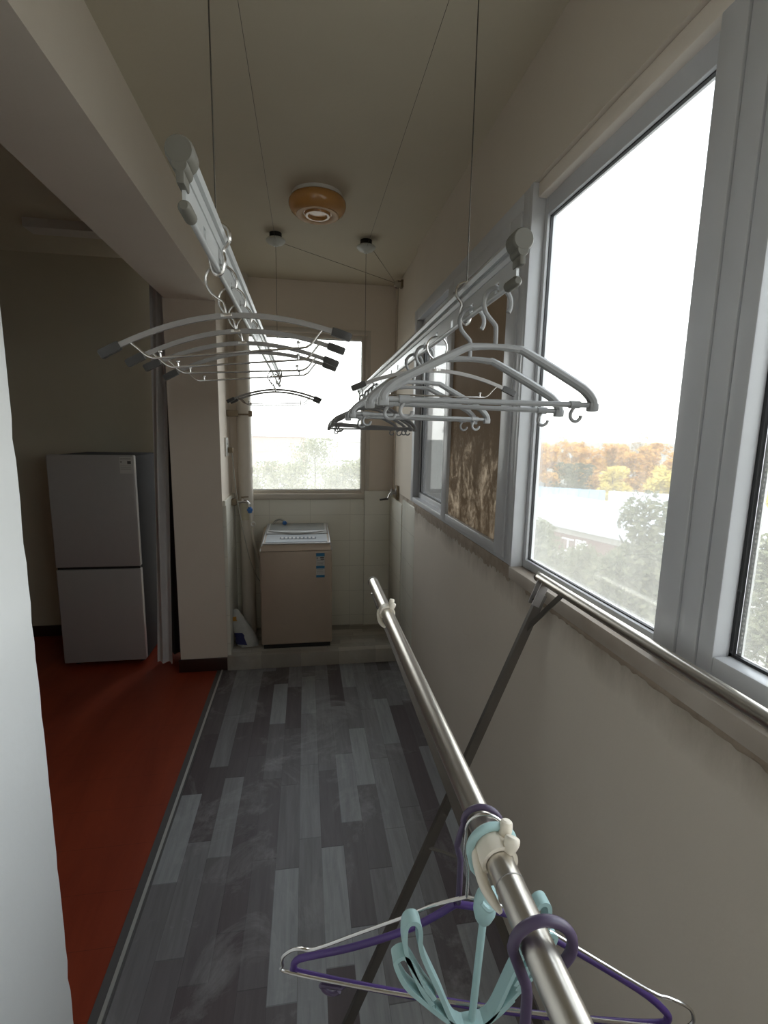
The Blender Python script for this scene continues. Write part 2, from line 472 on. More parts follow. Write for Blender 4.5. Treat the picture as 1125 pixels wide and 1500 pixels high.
# right wall
b = MB()
b.box((XR, -1.2, 0), (.735, 2.80, 1.150))
b.box((XR, -1.2, 2.30), (.735, 2.93, ZC)); b.box((XR, -1.2, 1.15), (.735, -1.0, 2.30))
b.box((.655, 2.80, 0), (.735, YB, 1.19)); b.box((.655, 2.93, 1.19), (.735, YB, ZC))
struct('wall_right', b, M['wall_sill'], 'stained cream wall under and over the row of windows', 'wall')
# crumbled plaster edge under window 1 and along the sill
def edge(y0, y1, x, z, h, seed):
    random.seed(seed); mb = MB(); n = int((y1 - y0) / .012)
    rows = []
    for i in range(n + 1):
        y = y0 + (y1 - y0) * i / n
        a = .003 + .0015 * random.random(); c = h * (.7 + .35 * random.random())
        rows.append([V((x + .01, y, z)), V((x - a, y, z)), V((x - a * 1.1, y, z - c * .5)), V((x + .001, y, z - c)), V((x + .01, y, z - c))])
    bv = [[mb.bm.verts.new(p) for p in r] for r in rows]
    for A, B in zip(bv, bv[1:]):
        for k in range(5): mb.bm.faces.new([A[k], A[(k + 1) % 5], B[(k + 1) % 5], B[k]])
    mb.bm.faces.new(bv[0][::-1]); mb.bm.faces.new(bv[-1]); return mb
struct('trim_7', edge(1.42, 2.80, XR, 1.19, .058, 5), M['rough'], 'crumbling brown plaster edge under the filmed window', 'plaster edge')
b = MB(); b.box((XR - .006, -1.0, 1.152), (.70, 1.42, 1.19), .003)
struct('trim_8', b, M['stone'], 'worn stone sill under the large near window', 'window sill')
struct('trim_9', edge(-1.0, 1.3, XR, 1.152, .018, 9), M['rough'], 'brown crumbled edge along the underside of the sill', 'plaster edge')

# ------------------------------------------------------------------ windows
def ringX(x0, x1, y0, y1, z0, z1, wl, wr, wb, wt, bev=.003):
    m = MB()
    m.box((x0, y0, z0), (x1, y0 + wl, z1), bev); m.box((x0, y1 - wr, z0), (x1, y1, z1), bev)
    m.box((x0, y0 + wl, z0), (x1, y1 - wr, z0 + wb), bev); m.box((x0, y0 + wl, z1 - wt), (x1, y1 - wr, z1), bev)
    return m
def gasketX(x, y0, y1, z0, z1, t=.005):
    m = MB()
    for a in ((y0, z0, y0 + t, z1), (y1 - t, z0, y1, z1), (y0, z0, y1, z0 + t), (y0, z1 - t, y1, z1)):
        m.box((x - .004, a[0], a[1]), (x + .004, a[2], a[3]))
    return m
# window 1: two sliding sashes
w1 = thing('window_1', 'two-sash sliding window with brown film on the nearer sash', 'window', (.67, 2.18, 1.19), kind='structure')
def wpart(mb, name, m, root):
    mb.shift(-V(root.location)); return mb.build(name, m, root)
wpart(ringX(.638, .715, 1.43, 2.93, 1.19, 2.30, .045, .06, .03, .06), 'window_frame', M['pvc'], w1)
f = wpart(ringX(.672, .70, 2.19, 2.87, 1.218, 2.24, .055, .055, .035, .05), 'sash', M['pvc'], w1)
m = MB(); m.box((.684, 2.245, 1.253), (.688, 2.815, 2.19)); m.shift(-V(w1.location)); m.build('pane', M['glass_g'], f)
m = gasketX(.672, 2.245, 2.815, 1.253, 2.19, .006); m.shift(-V(w1.location)); m.build('gasket', M['gasket'], f)
f = wpart(ringX(.632, .662, 1.475, 2.22, 1.205, 2.25, .075, .075, .033, .05), 'sash', M['pvc'], w1)
m = MB(); m.box((.646, 1.55, 1.238), (.650, 2.145, 2.20)); m.shift(-V(w1.location))
tag(m.build('pane', M['film'], f), 'pane covered with torn brown film')
m = MB(); m.box((.636, 1.41, 1.19), (.705, 1.43, 2.30), .002)
struct('trim_10', m, M['pvc'], 'white jamb at the near end of the filmed window', 'window jamb')
# window 2: fixed, set back
w2 = thing('window_2', 'large fixed pane with streaky dirt beside the filmed window', 'window', (.69, 1.1, 1.19), kind='structure')
wpart(ringX(.675, .704, .775, 1.41, 1.19, 2.30, .03, .018, .028, .09), 'window_frame', M['pvc'], w2)
wpart(gasketX(.688, .80, 1.394, 1.216, 2.212, .005), 'gasket', M['gasket'], w2)
m = MB(); m.box((.693, .80, 1.217), (.697, 1.393, 2.211)); wpart(m, 'pane', M['glass'], w2)
m = MB(); m.box((.650, -1.0, 2.258), (.690, 1.41, 2.30), .006)
struct('trim_13', m, M['wall'], 'plastered step along the head of the large near windows', 'window head')
m = MB(); m.box((.652, .737, 1.19), (.725, .79, 2.30), .003); m.box((.655, .692, 1.19), (.725, .735, 2.30), .003)
struct('trim_11', m, M['pvc'], 'broad white coupling mullion between the two near panes', 'mullion')
w3 = thing('window_3', 'opening sash with double glazing at the right edge', 'window', (.69, .35, 1.19), kind='structure')
wpart(ringX(.656, .708, .03, .69, 1.19, 2.30, .035, .033, .058, .07, .004), 'window_frame', M['pvc'], w3)
wpart(gasketX(.690, .063, .658, 1.246, 2.232, .007), 'gasket', M['gasket'], w3)
m = MB(); m.box((.699, .068, 1.25), (.703, .652, 2.228)); wpart(m, 'pane', M['glass_c'], w3)
m = MB(); m.box((.694, .641, 1.252), (.698, .650, 2.226))
for i in range(120): m.box((.6925, .6438, 1.257 + i * .008), (.6942, .6472, 1.261 + i * .008))
wpart(m, 'spacer', M['spacer'], w3)
m = MB(); m.box((.655, -.02, 1.19), (.725, .03, 2.30), .003)
struct('trim_12', m, M['pvc'], 'white mullion beyond the right edge of the picture', 'mullion')
w4 = thing('window_4', 'fixed pane behind the viewer', 'window', (.69, -.5, 1.19), kind='structure')
wpart(ringX(.675, .725, -1.0, -.02, 1.19, 2.30, .04, .02, .03, .09), 'window_frame', M['pvc'], w4)
m = MB(); m.box((.693, -.96, 1.22), (.697, -.04, 2.21)); wpart(m, 'pane', M['glass'], w4)
# far window
w5 = thing('window_5', 'small square window in the far end wall', 'window', (0, 3.69, 1.145), kind='structure')
m = MB()
for a in ((-.445, 1.145, -.40, 2.29), (.412, 1.145, .445, 2.29), (-.40, 1.145, .412, 1.172), (-.40, 2.258, .412, 2.29)):
    m.box((a[0], YB + .005, a[1]), (a[2], YB + .06, a[3]), .003)
wpart(m, 'window_frame', M['pvc_warm'], w5)
m = MB()
for a in ((-.40, 1.172, -.396, 2.258), (.408, 1.172, .412, 2.258), (-.40, 1.172, .412, 1.176), (-.40, 2.254, .412, 2.258)):
    m.box((a[0], YB + .02, a[1]), (a[2], YB + .026, a[3]))
wpart(m, 'gasket', M['gasket'], w5)
m = MB(); m.box((-.40, YB + .028, 1.172), (.412, YB + .032, 2.258)); wpart(m, 'pane', M['glass_b'], w5)

# ------------------------------------------------------------------ ceiling lamp
t = thing('ceiling_lamp', 'round amber glass lamp flush on the balcony ceiling', 'lamp', (.062, 2.39, ZC))
MB().lathe([(0, 0), (.112, 0), (.114, -.014), (.108, -.018), (0, -.018)], n=48).build('base', M['white'], t)
pr = [(.108, -.014), (.120, -.020), (.128, -.034), (.127, -.050), (.118, -.068), (.102, -.080), (.094, -.083)]
MB().lathe(pr + [(.088, -.078), (.0, -.078)], n=64).build('shade', M['amber'], t)
MB().lathe([(.094, -.081), (.094, -.086), (.088, -.087), (.066, -.082), (.060, -.076), (.088, -.077)], n=64).build('ring', M['amber2'], t)
MB().lathe([(.060, -.077), (.054, -.088), (.044, -.088), (.036, -.078), (0, -.0785)], n=48).build('boss', M['amber'], t)

# ------------------------------------------------------------------ hoist: pulleys, wires, crank
LX, RX = -.148, .338
def pulley(name, x, y, label):
    t = thing(name, label, 'pulley', (x, y, ZC), 'ceiling pulleys of the clothes hoist')
    MB().lathe([(0, 0), (.032, 0), (.032, -.020), (.026, -.024), (0, -.024)], n=28).build('mount', M['dark'], t)
    MB().lathe([(0, -.024), (.036, -.024), (.050, -.032), (.052, -.040), (.040, -.052), (.018, -.060), (.012, -.066), (0, -.066)], n=32).build('housing', M['milky'], t)
    return t
p0 = pulley('ceiling_pulley', LX, 2.86, 'ceiling pulley to the left, just beyond the amber lamp')
dup(p0, (RX, 2.86, ZC), label='ceiling pulley to the right of the amber lamp, nearer the hook on the wall')
dup(p0, (LX, .94, ZC), label='ceiling pulley above the near end of the left drying rail')
dup(p0, (RX, 1.05, ZC), label='ceiling pulley above the near end of the window-side drying rail')
HK = V((.612, 3.42, 2.585))
def wire(name, pts, label, r=.0011):
    m = MB()
    for a, c in zip(pts, pts[1:]): m.tube([a, c], r, 6)
    return tag(m.build(name, M['wire'], None), label, 'wire', 'hoist wires')
wire('hoist_wire', [(LX, 2.86, ZC - .064), (LX, 2.86, 1.935)], 'thin wire dropping from the left ceiling pulley to the left rail')
wire('hoist_wire', [(RX, 2.86, ZC - .064), (RX, 2.86, 1.885)], 'thin wire dropping from the right ceiling pulley to the right rail')
wire('hoist_wire', [(LX, 2.84, ZC - .045), (LX, .96, ZC - .045)], 'thin wire running along the ceiling towards the viewer from the left pulley', .0007)
wire('hoist_wire', [(RX, 2.84, ZC - .045), (RX, 1.07, ZC - .045)], 'thin wire running along the ceiling towards the viewer from the right pulley', .0007)
wire('hoist_wire', [(LX, .94, ZC - .064), (LX, .94, 1.948)], 'dark wire holding up the near end of the left rail', .0013)
wire('hoist_wire', [(RX, 1.05, ZC - .064), (RX, 1.05, 1.918)], 'dark wire holding up the near end of the right rail', .0013)
wire('hoist_wire', [(LX + .045, 2.875, ZC - .045), HK + V((-.01, 0, .008))], 'long slanting wire from the left ceiling pulley to the wall hook')
wire('hoist_wire', [(RX + .045, 2.88, ZC - .045), HK + V((-.01, 0, .012))], 'short slanting wire from the right ceiling pulley to the wall hook')
wire('hoist_wire', [HK + V((.012, .0, -.01)), (.628, 3.42, 1.215)], 'vertical pull wire from the wall hook down to the crank')
t = thing('corner_pulley', 'small chrome pulley on the right wall just below the ceiling', 'pulley', HK)
m = MB(); m.box((.028, -.02, -.022), (.043, .02, .028), .002); m.box((.006, -.018, .012), (.03, -.014, .02)); m.build('bracket', M['brass'], t)
MB().lathe([(0, -.014), (.024, -.014), (.024, -.009), (.016, 0), (.024, .009), (.024, .014), (0, .014)], (.008, 0, 0), 24, 'y').build('wheel', M['chrome'], t)
t = thing('hoist_crank', 'small wall crank with coiled wire on the right wall by the far corner', 'crank', (.637, 3.42, 1.18))
MB().box((.0, -.035, -.05), (.017, .035, .05), .004).build('back_plate', M['brass'], t)
MB().lathe([(0, -.035), (.026, -.035), (.026, -.03), (.014, -.026), (.014, -.006), (.03, -.002), (.03, .0), (0, .0)], (0, 0, .0), 24, 'x').build('spool', M['steel_d'], t)
m = MB(); m.tube(spline([(-.035, 0, 0), (-.045, 0, -.012), (-.055, 0, -.035), (-.06, 0, -.045)], 5), .004, 8); m.build('handle', M['chrome'], t)
m = MB(); m.tube([(-.055, 0, -.045), (-.115, 0, -.052)], .0065, 10); m.build('grip', M['rub'], t)

# ------------------------------------------------------------------ drying rails
def rail(name, x, y0, y1, ztop0, ztop1, label, slots):
    L = y1 - y0
    t = thing(name, label, 'drying rail', (x, y0, ztop0), 'hoisted drying rails')
    sl = (ztop1 - ztop0) / L
    def P(prof, ya, yb, m):
        n = len(prof)
        A = [m.bm.verts.new((px, ya, pz + sl * ya)) for px, pz in prof]; B = [m.bm.verts.new((px, yb, pz + sl * yb)) for px, pz in prof]
        m.bm.faces.new(A); m.bm.faces.new(B[::-1])
        for i in range(n): m.bm.faces.new([A[i], B[i], B[(i + 1) % n], A[(i + 1) % n]])
    m = MB()
    top = arc(0, -.014, .014, 20, 160, 10)
    top = top + [(-.0155, -.014), (-.012, -.021), (.012, -.021), (.0155, -.014)]
    P(top, 0, L, m)
    P([(-.0065, -.0215), (.0065, -.0215), (.0085, -.028), (.0045, -.034), (-.0045, -.034), (-.0085, -.028)], 0, L, m)
    P([(-.0022, -.034), (.0022, -.034), (.0022, -.050), (-.0022, -.050)], 0, L, m)
    P(arc(0, -.071, .0048, 0, 330, 11), 0, L, m)
    cur = 0
    for s_ in sorted(slots):
        a, c = s_ - y0 - .009, s_ - y0 + .009
        P([(-.0022, -.05), (.0022, -.05), (.0022, -.067), (-.0022, -.067)], cur, a, m); cur = c
    P([(-.0022, -.05), (.0022, -.05), (.0022, -.067), (-.0022, -.067)], cur, L, m)
    m.build('profile', M['alu'], t)
    for e, ya, yb in ((0, -.03, .012), (1, L - .012, L + .03)):
        m = MB()
        for pa, z, r, d in ((0, -.014, .0178, 0), (0, -.030, .010, .004)):
            pth = [(0, ya if e == 0 else yb, 0)]
            ys = [ya + .012, ya + .014, ya + .017, yb] if e == 0 else [yb - .012, yb - .014, yb - .017, ya]
            ks = [.86, .95, 1, 1]
            m.tube([(0, y, z + sl * y) for y in ys], r, 18, up=(0, 0, 1), scales=ks)
        m.box((-.005, min(ya, yb) + .012, -.052 + sl * ya), (.005, max(ya, yb), -.03 + sl * ya), .002)
        m.build('end_cap', M['cap'], t)
        m = MB()
        yy = ya + .045 if e == 0 else yb - .045
        m.tube([(0, yy - .02, -.071 + sl * yy), (0, yy - .014, -.071 + sl * yy), (0, yy + .02, -.071 + sl * yy)], .0085, 14, up=(0, 0, 1), scales=[.6, 1, 1])
        m.build('bead_cap', M['cap'], t)
    return t, sl
def hang_clip(root, y, sl):
    """steel loop that ties the wire to the rail"""
    z = sl * y
    m = MB(); m.tube(spline([(0, y, .004 + z), (.018, y, -.004 + z), (.021, y, -.022 + z), (.010, y + .004, -.040 + z), (.012, y, -.056 + z), (.008, y, -.074 + z), (0, y, -.0795 + z), (-.008, y, -.074 + z),
                             (-.012, y, -.056 + z), (-.010, y - .004, -.040 + z), (-.021, y, -.022 + z), (-.018, y, -.004 + z)], 5, True), .0034, 8, closed=True, up=(0, 1, 0))
    m.build('wire_clip', M['chrome'], root)
slotsL = [.82 + .135 * i for i in range(16)]
rl, slL = rail('drying_rail', LX, .70, 3.02, 1.948, 1.936, 'pale aluminium drying rail hung on wires at the left, holding arched metal hangers', slotsL)
hang_clip(rl, .24, slL); hang_clip(rl, 2.16, slL)
slotsR = [.87 + .135 * i for i in range(16)]
rr, slR = rail('drying_rail', RX, .79, 3.09, 1.916, 1.872, 'aluminium drying rail hung on wires along the window side, holding many hangers', slotsR)
hang_clip(rr, .26, slR); hang_clip(rr, 2.07, slR)

# ------------------------------------------------------------------ hangers on the rails
# origin: the inside of the hook's top, resting on the lower lip of a rail slot
def arched_hanger(label, group):
    t = thing('arched_hanger', label, 'clothes hanger', (0, 0, 0), group)
    m = MB()
    hook = arc(0, -.0245, .0265, -28, 205, 22) + [(-.018, -.046), (-.007, -.055), (-.001, -.062), (0, -.082)]
    m.tube(spline(xz(hook), 2), .0023, 8, up=(0, 1, 0)); m.box((-.010, -.004, -.085), (.010, .004, -.079), .001)
    m.build('hook', M['chrome'], t)
    bar = [(x / 100, -.083 - .046 * (abs(x) / 20.5) ** 1.9) for x in range(-20, 21)]
    m = MB(); m.sweep(xz(bar), [(-.0045, -.003), (.0045, -.003), (.0045, .003), (-.0045, .003)], up=(0, 1, 0)); m.build('shoulder_bar', M['hang'], t)
    for s in (-1, 1):
        e = [(s * x, -.083 - .046 * (x / .205) ** 1.9) for x in (.186, .192, .205, .218, .221)]
        m = MB(); m.sweep(xz(e), [(-.0075, -.005), (.0075, -.005), (.0075, .005), (-.0075, .005)], up=(0, 1, 0), scales=[.9, 1, 1, 1, .8]); m.build('rubber_tip', M['rub'], t)
    low = [(-.172, -.114), (-.158, -.128), (-.148, -.139), (-.138, -.145), (-.12, -.147), (0, -.147), (.12, -.147), (.138, -.145), (.148, -.139), (.158, -.128), (.172, -.114)]
    m = MB(); m.tube(spline(xz(low), 3), .0021, 8, up=(0, 1, 0)); m.build('trouser_bar', M['chrome'], t)
    for s in (-1, 1):
        m = MB(); m.tube([(s * .122, 0, -.147), (s * .122, 0, -.138)], .002, 8, up=(0, 1, 0)); m.ball((s * .122, 0, -.1365), .0042, 2, (1, 1, .7)); m.build('stud', M['chrome'], t)
    return t
ZH = -.071 + .0048 + .0022            # lower lip of the slots below the rail top
def railz(x, y):
    return (1.948 + slL * (y - .70) if x == LX else 1.916 + slR * (y - .79)) + ZH + .0026
GA = 'arched metal hangers'
L1 = .955
a0 = arched_hanger('nearest of the arched metal hangers with black tips, on the left rail', GA)
a0.location = (LX, slotsL[1], railz(LX, slotsL[1])); a0.rotation_euler = (0, -.115, .03)
for k, ro, yw, lb in ((2, -.095, .0, 'second arched metal hanger from the front on the left rail'),
                      (3, -.06, .02, 'third arched metal hanger from the front on the left rail'),
                      (4, -.085, -.02, 'fourth arched metal hanger from the front on the left rail, last of the near cluster'),
                      (12, -.045, .04, 'nearer of the far pair of arched metal hangers on the left rail'),
                      (13, -.03, .09, 'hindmost arched metal hanger at the far end of the left rail')):
    dup(a0, (LX, slotsL[k], railz(LX, slotsL[k])), (0, ro, yw), lb, GA)

def plastic_hanger(label, group):
    t = thing('plastic_hanger', label, 'clothes hanger', (0, 0, 0), group)
    m = MB()
    hook = arc(0, -.0225, .0255, -35, 190, 20) + [(-.021, -.040), (-.010, -.052), (-.002, -.060), (0, -.070), (0, -.094)]
    m.tube(spline(xz(hook), 2), .0044, 8, up=(0, 1, 0), scales=None); m.build('hook', M['grey_pl'], t)
    arm = [(-.203, -.196), (-.202, -.186), (-.190, -.172), (-.165, -.156), (-.06, -.104), (-.04, -.099), (0, -.097), (.04, -.099), (.06, -.104), (.165, -.156), (.190, -.172), (.202, -.186), (.203, -.196)]
    p = spline(xz(arm), 4)
    sc = [1.0 + .55 * min(1, abs(q.x) / .10) for q in p]
    m = MB(); m.sweep(p, [(-.0048, -.0035), (-.002, -.0060), (.002, -.0060), (.0048, -.0035), (.0048, .0035), (.002, .0060), (-.002, .0060), (-.0048, .0035)], up=(0, 1, 0), scales=sc)
    for s in (-1, 1): m.box((s * .203 - .0095, -.008, -.206), (s * .203 + .0095, .008, -.190), .003)
    m.build('shoulder_bar', M['grey_pl'], t)
    m = MB(); m.tube([(-.202, 0, -.194), (.202, 0, -.194)], .0050, 10, up=(0, 1, 0)); m.build('trouser_bar', M['grey_pl'], t)
    for s in (-1, 1):
        m = MB(); m.tube([(s * .165 - .010, 0, -.194), (s * .165 + .010, 0, -.194)], .0072, 10, up=(0, 1, 0))
        m.tube(spline(xz([(s * .165, -.198), (s * .165 - .006, -.208)] + arc(s * .165 + .004, -.214, .011, 170, 360, 9)), 2), .0034, 8, up=(0, 1, 0))
        m.build('strap_hook', M['grey_pl'], t)
    return t
GP = 'grey plastic hangers'
q0 = plastic_hanger('nearest grey plastic hanger on the window-side rail, overlapping the large pane', GP)
def ry(k): return slotsR[k]
q0.location = (RX, ry(0), railz(RX, ry(0))); q0.rotation_euler = (0, .0, .03)
for k, ro, yw, lb in ((1, .02, -.05, 'second grey plastic hanger from the front on the window-side rail'),
                      (4, .02, .05, 'grey plastic hanger just behind the arched metal one on the window-side rail'),
                      (5, .01, -.04, 'last grey plastic hanger of the near cluster on the window-side rail'),
                      (11, .05, .12, 'nearest of the far group of four plastic hangers on the window-side rail'),
                      (12, .03, .05, 'second of the far group of four plastic hangers on the window-side rail'),
                      (13, .04, -.04, 'third of the far group of four plastic hangers on the window-side rail'),
                      (15, .0, .02, 'hindmost plastic hanger at the very end of the window-side rail')):
    dup(q0, (RX, ry(k), railz(RX, ry(k))), (0, ro, yw), lb, GP)
dup(a0, (RX, ry(3) - .0, railz(RX, ry(3))), (0, .0, .02), 'lone arched metal hanger among grey plastic ones on the window-side rail', GA)

# ------------------------------------------------------------------ floor-standing rack
BL, BR, BZ, BY0, BY1 = .166, .612, 1.228, -.40, 1.175
t = thing('clothes_rack', 'folding steel clothes rack with two long bars and crossed legs by the window', 'clothes rack', (.39, .4, 0))
RO = V(t.location)
def rp(m, name, mt, par=t):
    m.shift(-RO); return m.build(name, mt, par)
for x in (BL, BR):
    m = MB(); m.tube([(x, BY0, BZ), (x, BY0 + .02, BZ), (x, BY1 - .006, BZ), (x, BY1, BZ)], .0125, 28, up=(0, 0, 1), scales=[.9, 1, 1, .9])
    o = rp(m, 'bar', M['steel'])
    m = MB(); m.tube([(x, .33, BZ), (x, .331, BZ)], .0129, 28, up=(0, 0, 1)); m.shift(-RO)
    m.build('joint_seam', M['steel_d'], o)
    for y in (BY0 - .006, BY1 - .002):
        m = MB(); m.tube([(x, y, BZ), (x, y + .002, BZ), (x, y + .006, BZ), (x, y + .008, BZ)], .0132, 24, up=(0, 0, 1), scales=[.7, 1, 1, .7]); m.shift(-RO)
        m.build('end_plug', M['cap'], o)
def flat(a, c, w, th):
    m = MB(); a, c = V(a), V(c)
    m.sweep([a, c], [(-th / 2, -w / 2), (th / 2, -w / 2), (th / 2, w / 2), (-th / 2, w / 2)], up=(1, 0, 0) if False else (0, 1, 0)); return m
def legprof(m, a, c, w, th):
    m.sweep([V(a), V(c)], [(-w / 2, -th / 2), (w / 2, -th / 2), (w / 2, th / 2), (-w / 2, th / 2)], up=(0, 1, 0)); return m
for e, (yb, ya0, ya1) in enumerate(((1.15, 1.145, 1.055), (-.36, -.355, -.28))):
    s = 1 if e == 0 else -1
    A0, A1 = V((BR - .004, ya0, 1.19)), V((.075, ya1, .0))
    B0, B1 = V((BL + .004, ya0 + .022 * s, 1.205)), V((.618, ya1 - .15 * s if e == 0 else ya1 + .10, .0))
    o = rp(legprof(MB(), A0, A1, .024, .013), 'leg', M['leg'])
    m = MB(); m.box((A1.x - .018, A1.y - .012, .0), (A1.x + .018, A1.y + .012, .022), .003); m.shift(-RO); m.build('rubber_foot', M['rub'], o)
    o = rp(legprof(MB(), B0, B1, .022, .013), 'leg', M['leg'])
    m = MB(); m.box((B1.x - .018, B1.y - .012, .0), (B1.x + .016, B1.y + .012, .022), .003); m.shift(-RO); m.build('rubber_foot', M['rub'], o)
    # hinge plates and braces under both bars
    for x, P0, d in ((BR, A0, -1), (BL, B0, 1)):
        m = MB()
        nn = (A1 - A0).normalized() if x == BR else (B1 - B0).normalized()
        y = P0.y + .010 * s
        m.sweep([V((x, y, BZ + .002)), V((x, y, BZ)) + nn * .07], [(-.011, -.0015), (.011, -.0015), (.011, .0015), (-.011, .0015)], up=(0, 1, 0))
        m.sweep([V((x, y - .02 * s, BZ - .004)), V((x, y - .02 * s, BZ)) + nn * .07], [(-.011, -.0015), (.011, -.0015), (.011, .0015), (-.011, .0015)], up=(0, 1, 0))
        o = rp(m, 'hinge_plate', M['steel_d'])
        for dd in (.004, .058):
            c = V((x, y, BZ)) + nn * dd
            m = MB(); m.lathe([(0, -.003), (.0035, -.003), (.0035, .003), (0, .003)], c, 12, 'y')
            m.shift(-RO); m.build('rivet', M['dark'], o)
        c0 = V((x, y - .10 * s, BZ - .010)); c1 = P0 + nn * .10
        m = MB(); m.sweep([c0, c1], [(-.007, -.0015), (.007, -.0015), (.007, .0015), (-.007, .0015)], up=(1, 0, 0)); rp(m, 'brace', M['leg'])
    fa = A0.lerp(A1, .56); fb = B0.lerp(B1, .56)
    m = MB(); m.tube([fa, fb], .0045, 8, up=(0, 1, 0)); rp(m, 'cross_tie', M['leg'])
    pv = A0.lerp(A1, .42); 
# plastic clips on the bar
def bar_clip(y, label):
    t = thing('bar_clip', label, 'clip', (BL, y, BZ), 'plastic clips on the rack bar')
    m = MB()
    P = [V((.0148 * math.cos(a), 0, .0148 * math.sin(a))) for a in [math.radians(-35 + i * 250 / 18) for i in range(19)]]
    m.sweep(P, [(-.0018, -.010), (.0018, -.010), (.0018, .010), (-.0018, .010)], up=(0, 1, 0)); m.build('band', M['clip'], t)
    m = MB()
    for dy, r, L in ((.0065, .0058, .016), (-.0075, .0066, .012)):
        pa = [V((.0075, dy, .010)), V((.0105, dy, .017)), V((.0125, dy + .002, .010 + L))]
        m.tube(spline(pa, 5), r, 12, up=(0, 1, 0), scales=[.8, .85, .9, .95, 1, 1.02, 1.03, 1.02, .98, .9, .6])
    m.build('finger_tab', M['clip'], t)
    m = MB(); m.tube(spline([V((-.014, .012, .002)), V((-.0165, 0, -.006)), V((-.0155, -.018, -.014)), V((-.010, -.038, -.017))], 5), .005, 10, up=(1, 0, 0), scales=[.7, .8, .9, 1, 1, 1, 1, 1, 1, 1, .95, .9, .85, .75, .6, .4]); m.build('tail', M['clip'], t)
    return t
c0 = bar_clip(.362, 'cream plastic clip on the rack bar beside the aqua hanger ring')
dup(c0, (BL, .965, BZ), label='cream plastic clip near the far end of the rack bar')

# hangers on the rack bar; origin on top of the bar
ZT = BZ + .0125
def hook_over(m, r, off=0.0, end=-40, stem=-.09, sx=-.022, rad=.0175, mt=None):
    c = (0.0, -.0125)
    pts = arc(c[0], c[1], .0125 + r + .0015 + off, end, 190, 20) + [(sx, -.040), (sx + .004, -.055), (sx + .004, stem)]
    m.tube(spline(xz(pts), 2), r, 10, up=(0, 1, 0)); return m
yaw = math.atan2(-.109, .387)
t = thing('wire_hanger', 'thin chrome wire hanger on the rack bar behind the aqua one', 'clothes hanger', (BL, .387, ZT), 'hangers on the rack bar')
t.rotation_euler = (0, 0, yaw)
hook_over(MB(), .0016, .003, -50, -.086, -.019).build('hook', M['chrome'], t)
P1 = [(-.015, -.086), (-.048, -.101), (-.075, -.118), (-.120, -.144), (-.167, -.171), (-.181, -.173), (-.191, -.176), (-.201, -.186), (-.202, -.197), (-.194, -.205), (-.1, -.211), (0, -.212), (.1, -.209), (.190, -.204), (.202, -.199), (.205, -.190), (.199, -.178), (.180, -.170), (.160, -.164), (.068, -.114), (.03, -.094), (-.015, -.086)]
m = MB(); m.tube(spline(xz(P1), 4), .0017, 8, up=(0, 1, 0)); m.build('frame', M['chrome'], t)
t = thing('coated_hanger', 'purple coated hanger hooked beside the chrome wire one on the rack bar', 'clothes hanger', (BL, .397, ZT), 'hangers on the rack bar')
t.rotation_euler = (0, 0, yaw)
hook_over(MB(), .0030, .001, -30, -.108, -.023).build('hook', M['purple_d'], t)
P2 = [(a_, z_ - .008) for a_, z_ in [(-.022, -.098), (-.05, -.122), (-.085, -.145), (-.13, -.168), (-.172, -.185), (-.186, -.192), (-.190, -.201), (-.180, -.208), (-.08, -.215), (.025, -.218), (.12, -.214), (.180, -.207), (.190, -.200), (.186, -.190), (.158, -.168), (.085, -.128), (.03, -.102), (-.022, -.098)]]
m = MB(); m.tube(spline(xz(P2), 4), .0035, 10, up=(0, 1, 0)); m.build('frame', M['purple'], t)
for s in (-1, 1):
    m = MB(); m.tube(spline(xz([(s * .135, -.220), (s * .137, -.227)] + arc(s * .149, -.227, .010, 180, 330, 8)), 2), .0026, 8, up=(0, 1, 0)); m.build('strap_hook', M['purple_d'], t)
t = thing('coated_hanger', 'dark purple hanger hooked over the rack bar nearest the viewer', 'clothes hanger', (BL + .004, .281, ZT), 'hangers on the rack bar')
t.rotation_euler = (0, 0, -.12)
hook_over(MB(), .0042, .004, -50, -.105, -.013).build('hook', M['purple_d'], t)
P3 = [(-.009, -.095), (-.018, -.112), (-.06, -.135), (-.165, -.180), (-.195, -.196), (-.198, -.208), (-.185, -.215), (0, -.219), (.185, -.215), (.198, -.208), (.195, -.196), (.165, -.180), (.05, -.135), (.003, -.112), (-.009, -.095)]
m = MB(); m.tube(spline(xz(P3), 4), .0040, 10, up=(0, 1, 0)); m.build('frame', M['purple_d'], t)
# aqua folding hanger with looped straps
t = thing('folding_hanger', 'pale aqua plastic hanger with looped straps on the rack bar', 'clothes hanger', (BL, .372, ZT), 'hangers on the rack bar')
m = MB(); pts = arc(0, -.0135, .0205, -70, 200, 24) + [(-.016, -.034), (-.008, -.044), (-.003, -.055), (-.003, -.066)]
m.tube(spline(xz(pts), 2), .0040, 12, up=(0, 1, 0)); m.build('hook', M['cyan'], t)
m = MB(); m.tube(xz([(-.003, -.060), (-.003, -.064), (-.003, -.072), (-.0035, -.082), (-.004, -.090), (-.004, -.094)]), .0105, 16, up=(0, 1, 0), scales=[.45, .8, 1, 1, .75, .5])
m.tube(spline([V((-.009, -.006, -.066)), V((-.003, -.010, -.070)), V((.004, -.006, -.066)), V((.004, .004, -.062))], 4), .003, 8); m.build('knot', M['cyan'], t)
m = MB(); m.tube(xz([(-.004, -.090), (-.010, -.208)]), .0036, 10, up=(0, 1, 0)); m.build('rod', M['cyan'], t)
def strap(pts, w, th=.0042): 
    m = MB(); m.sweep(spline(xz(pts), 5), [(-th / 2, -w / 2), (th / 2, -w / 2), (th / 2, w / 2), (-th / 2, w / 2)], up=(0, 1, 0)); return m
MB().box((-.024, -.008, -.216), (.004, .008, -.204), .003).build('hub', M['cyan'], t)
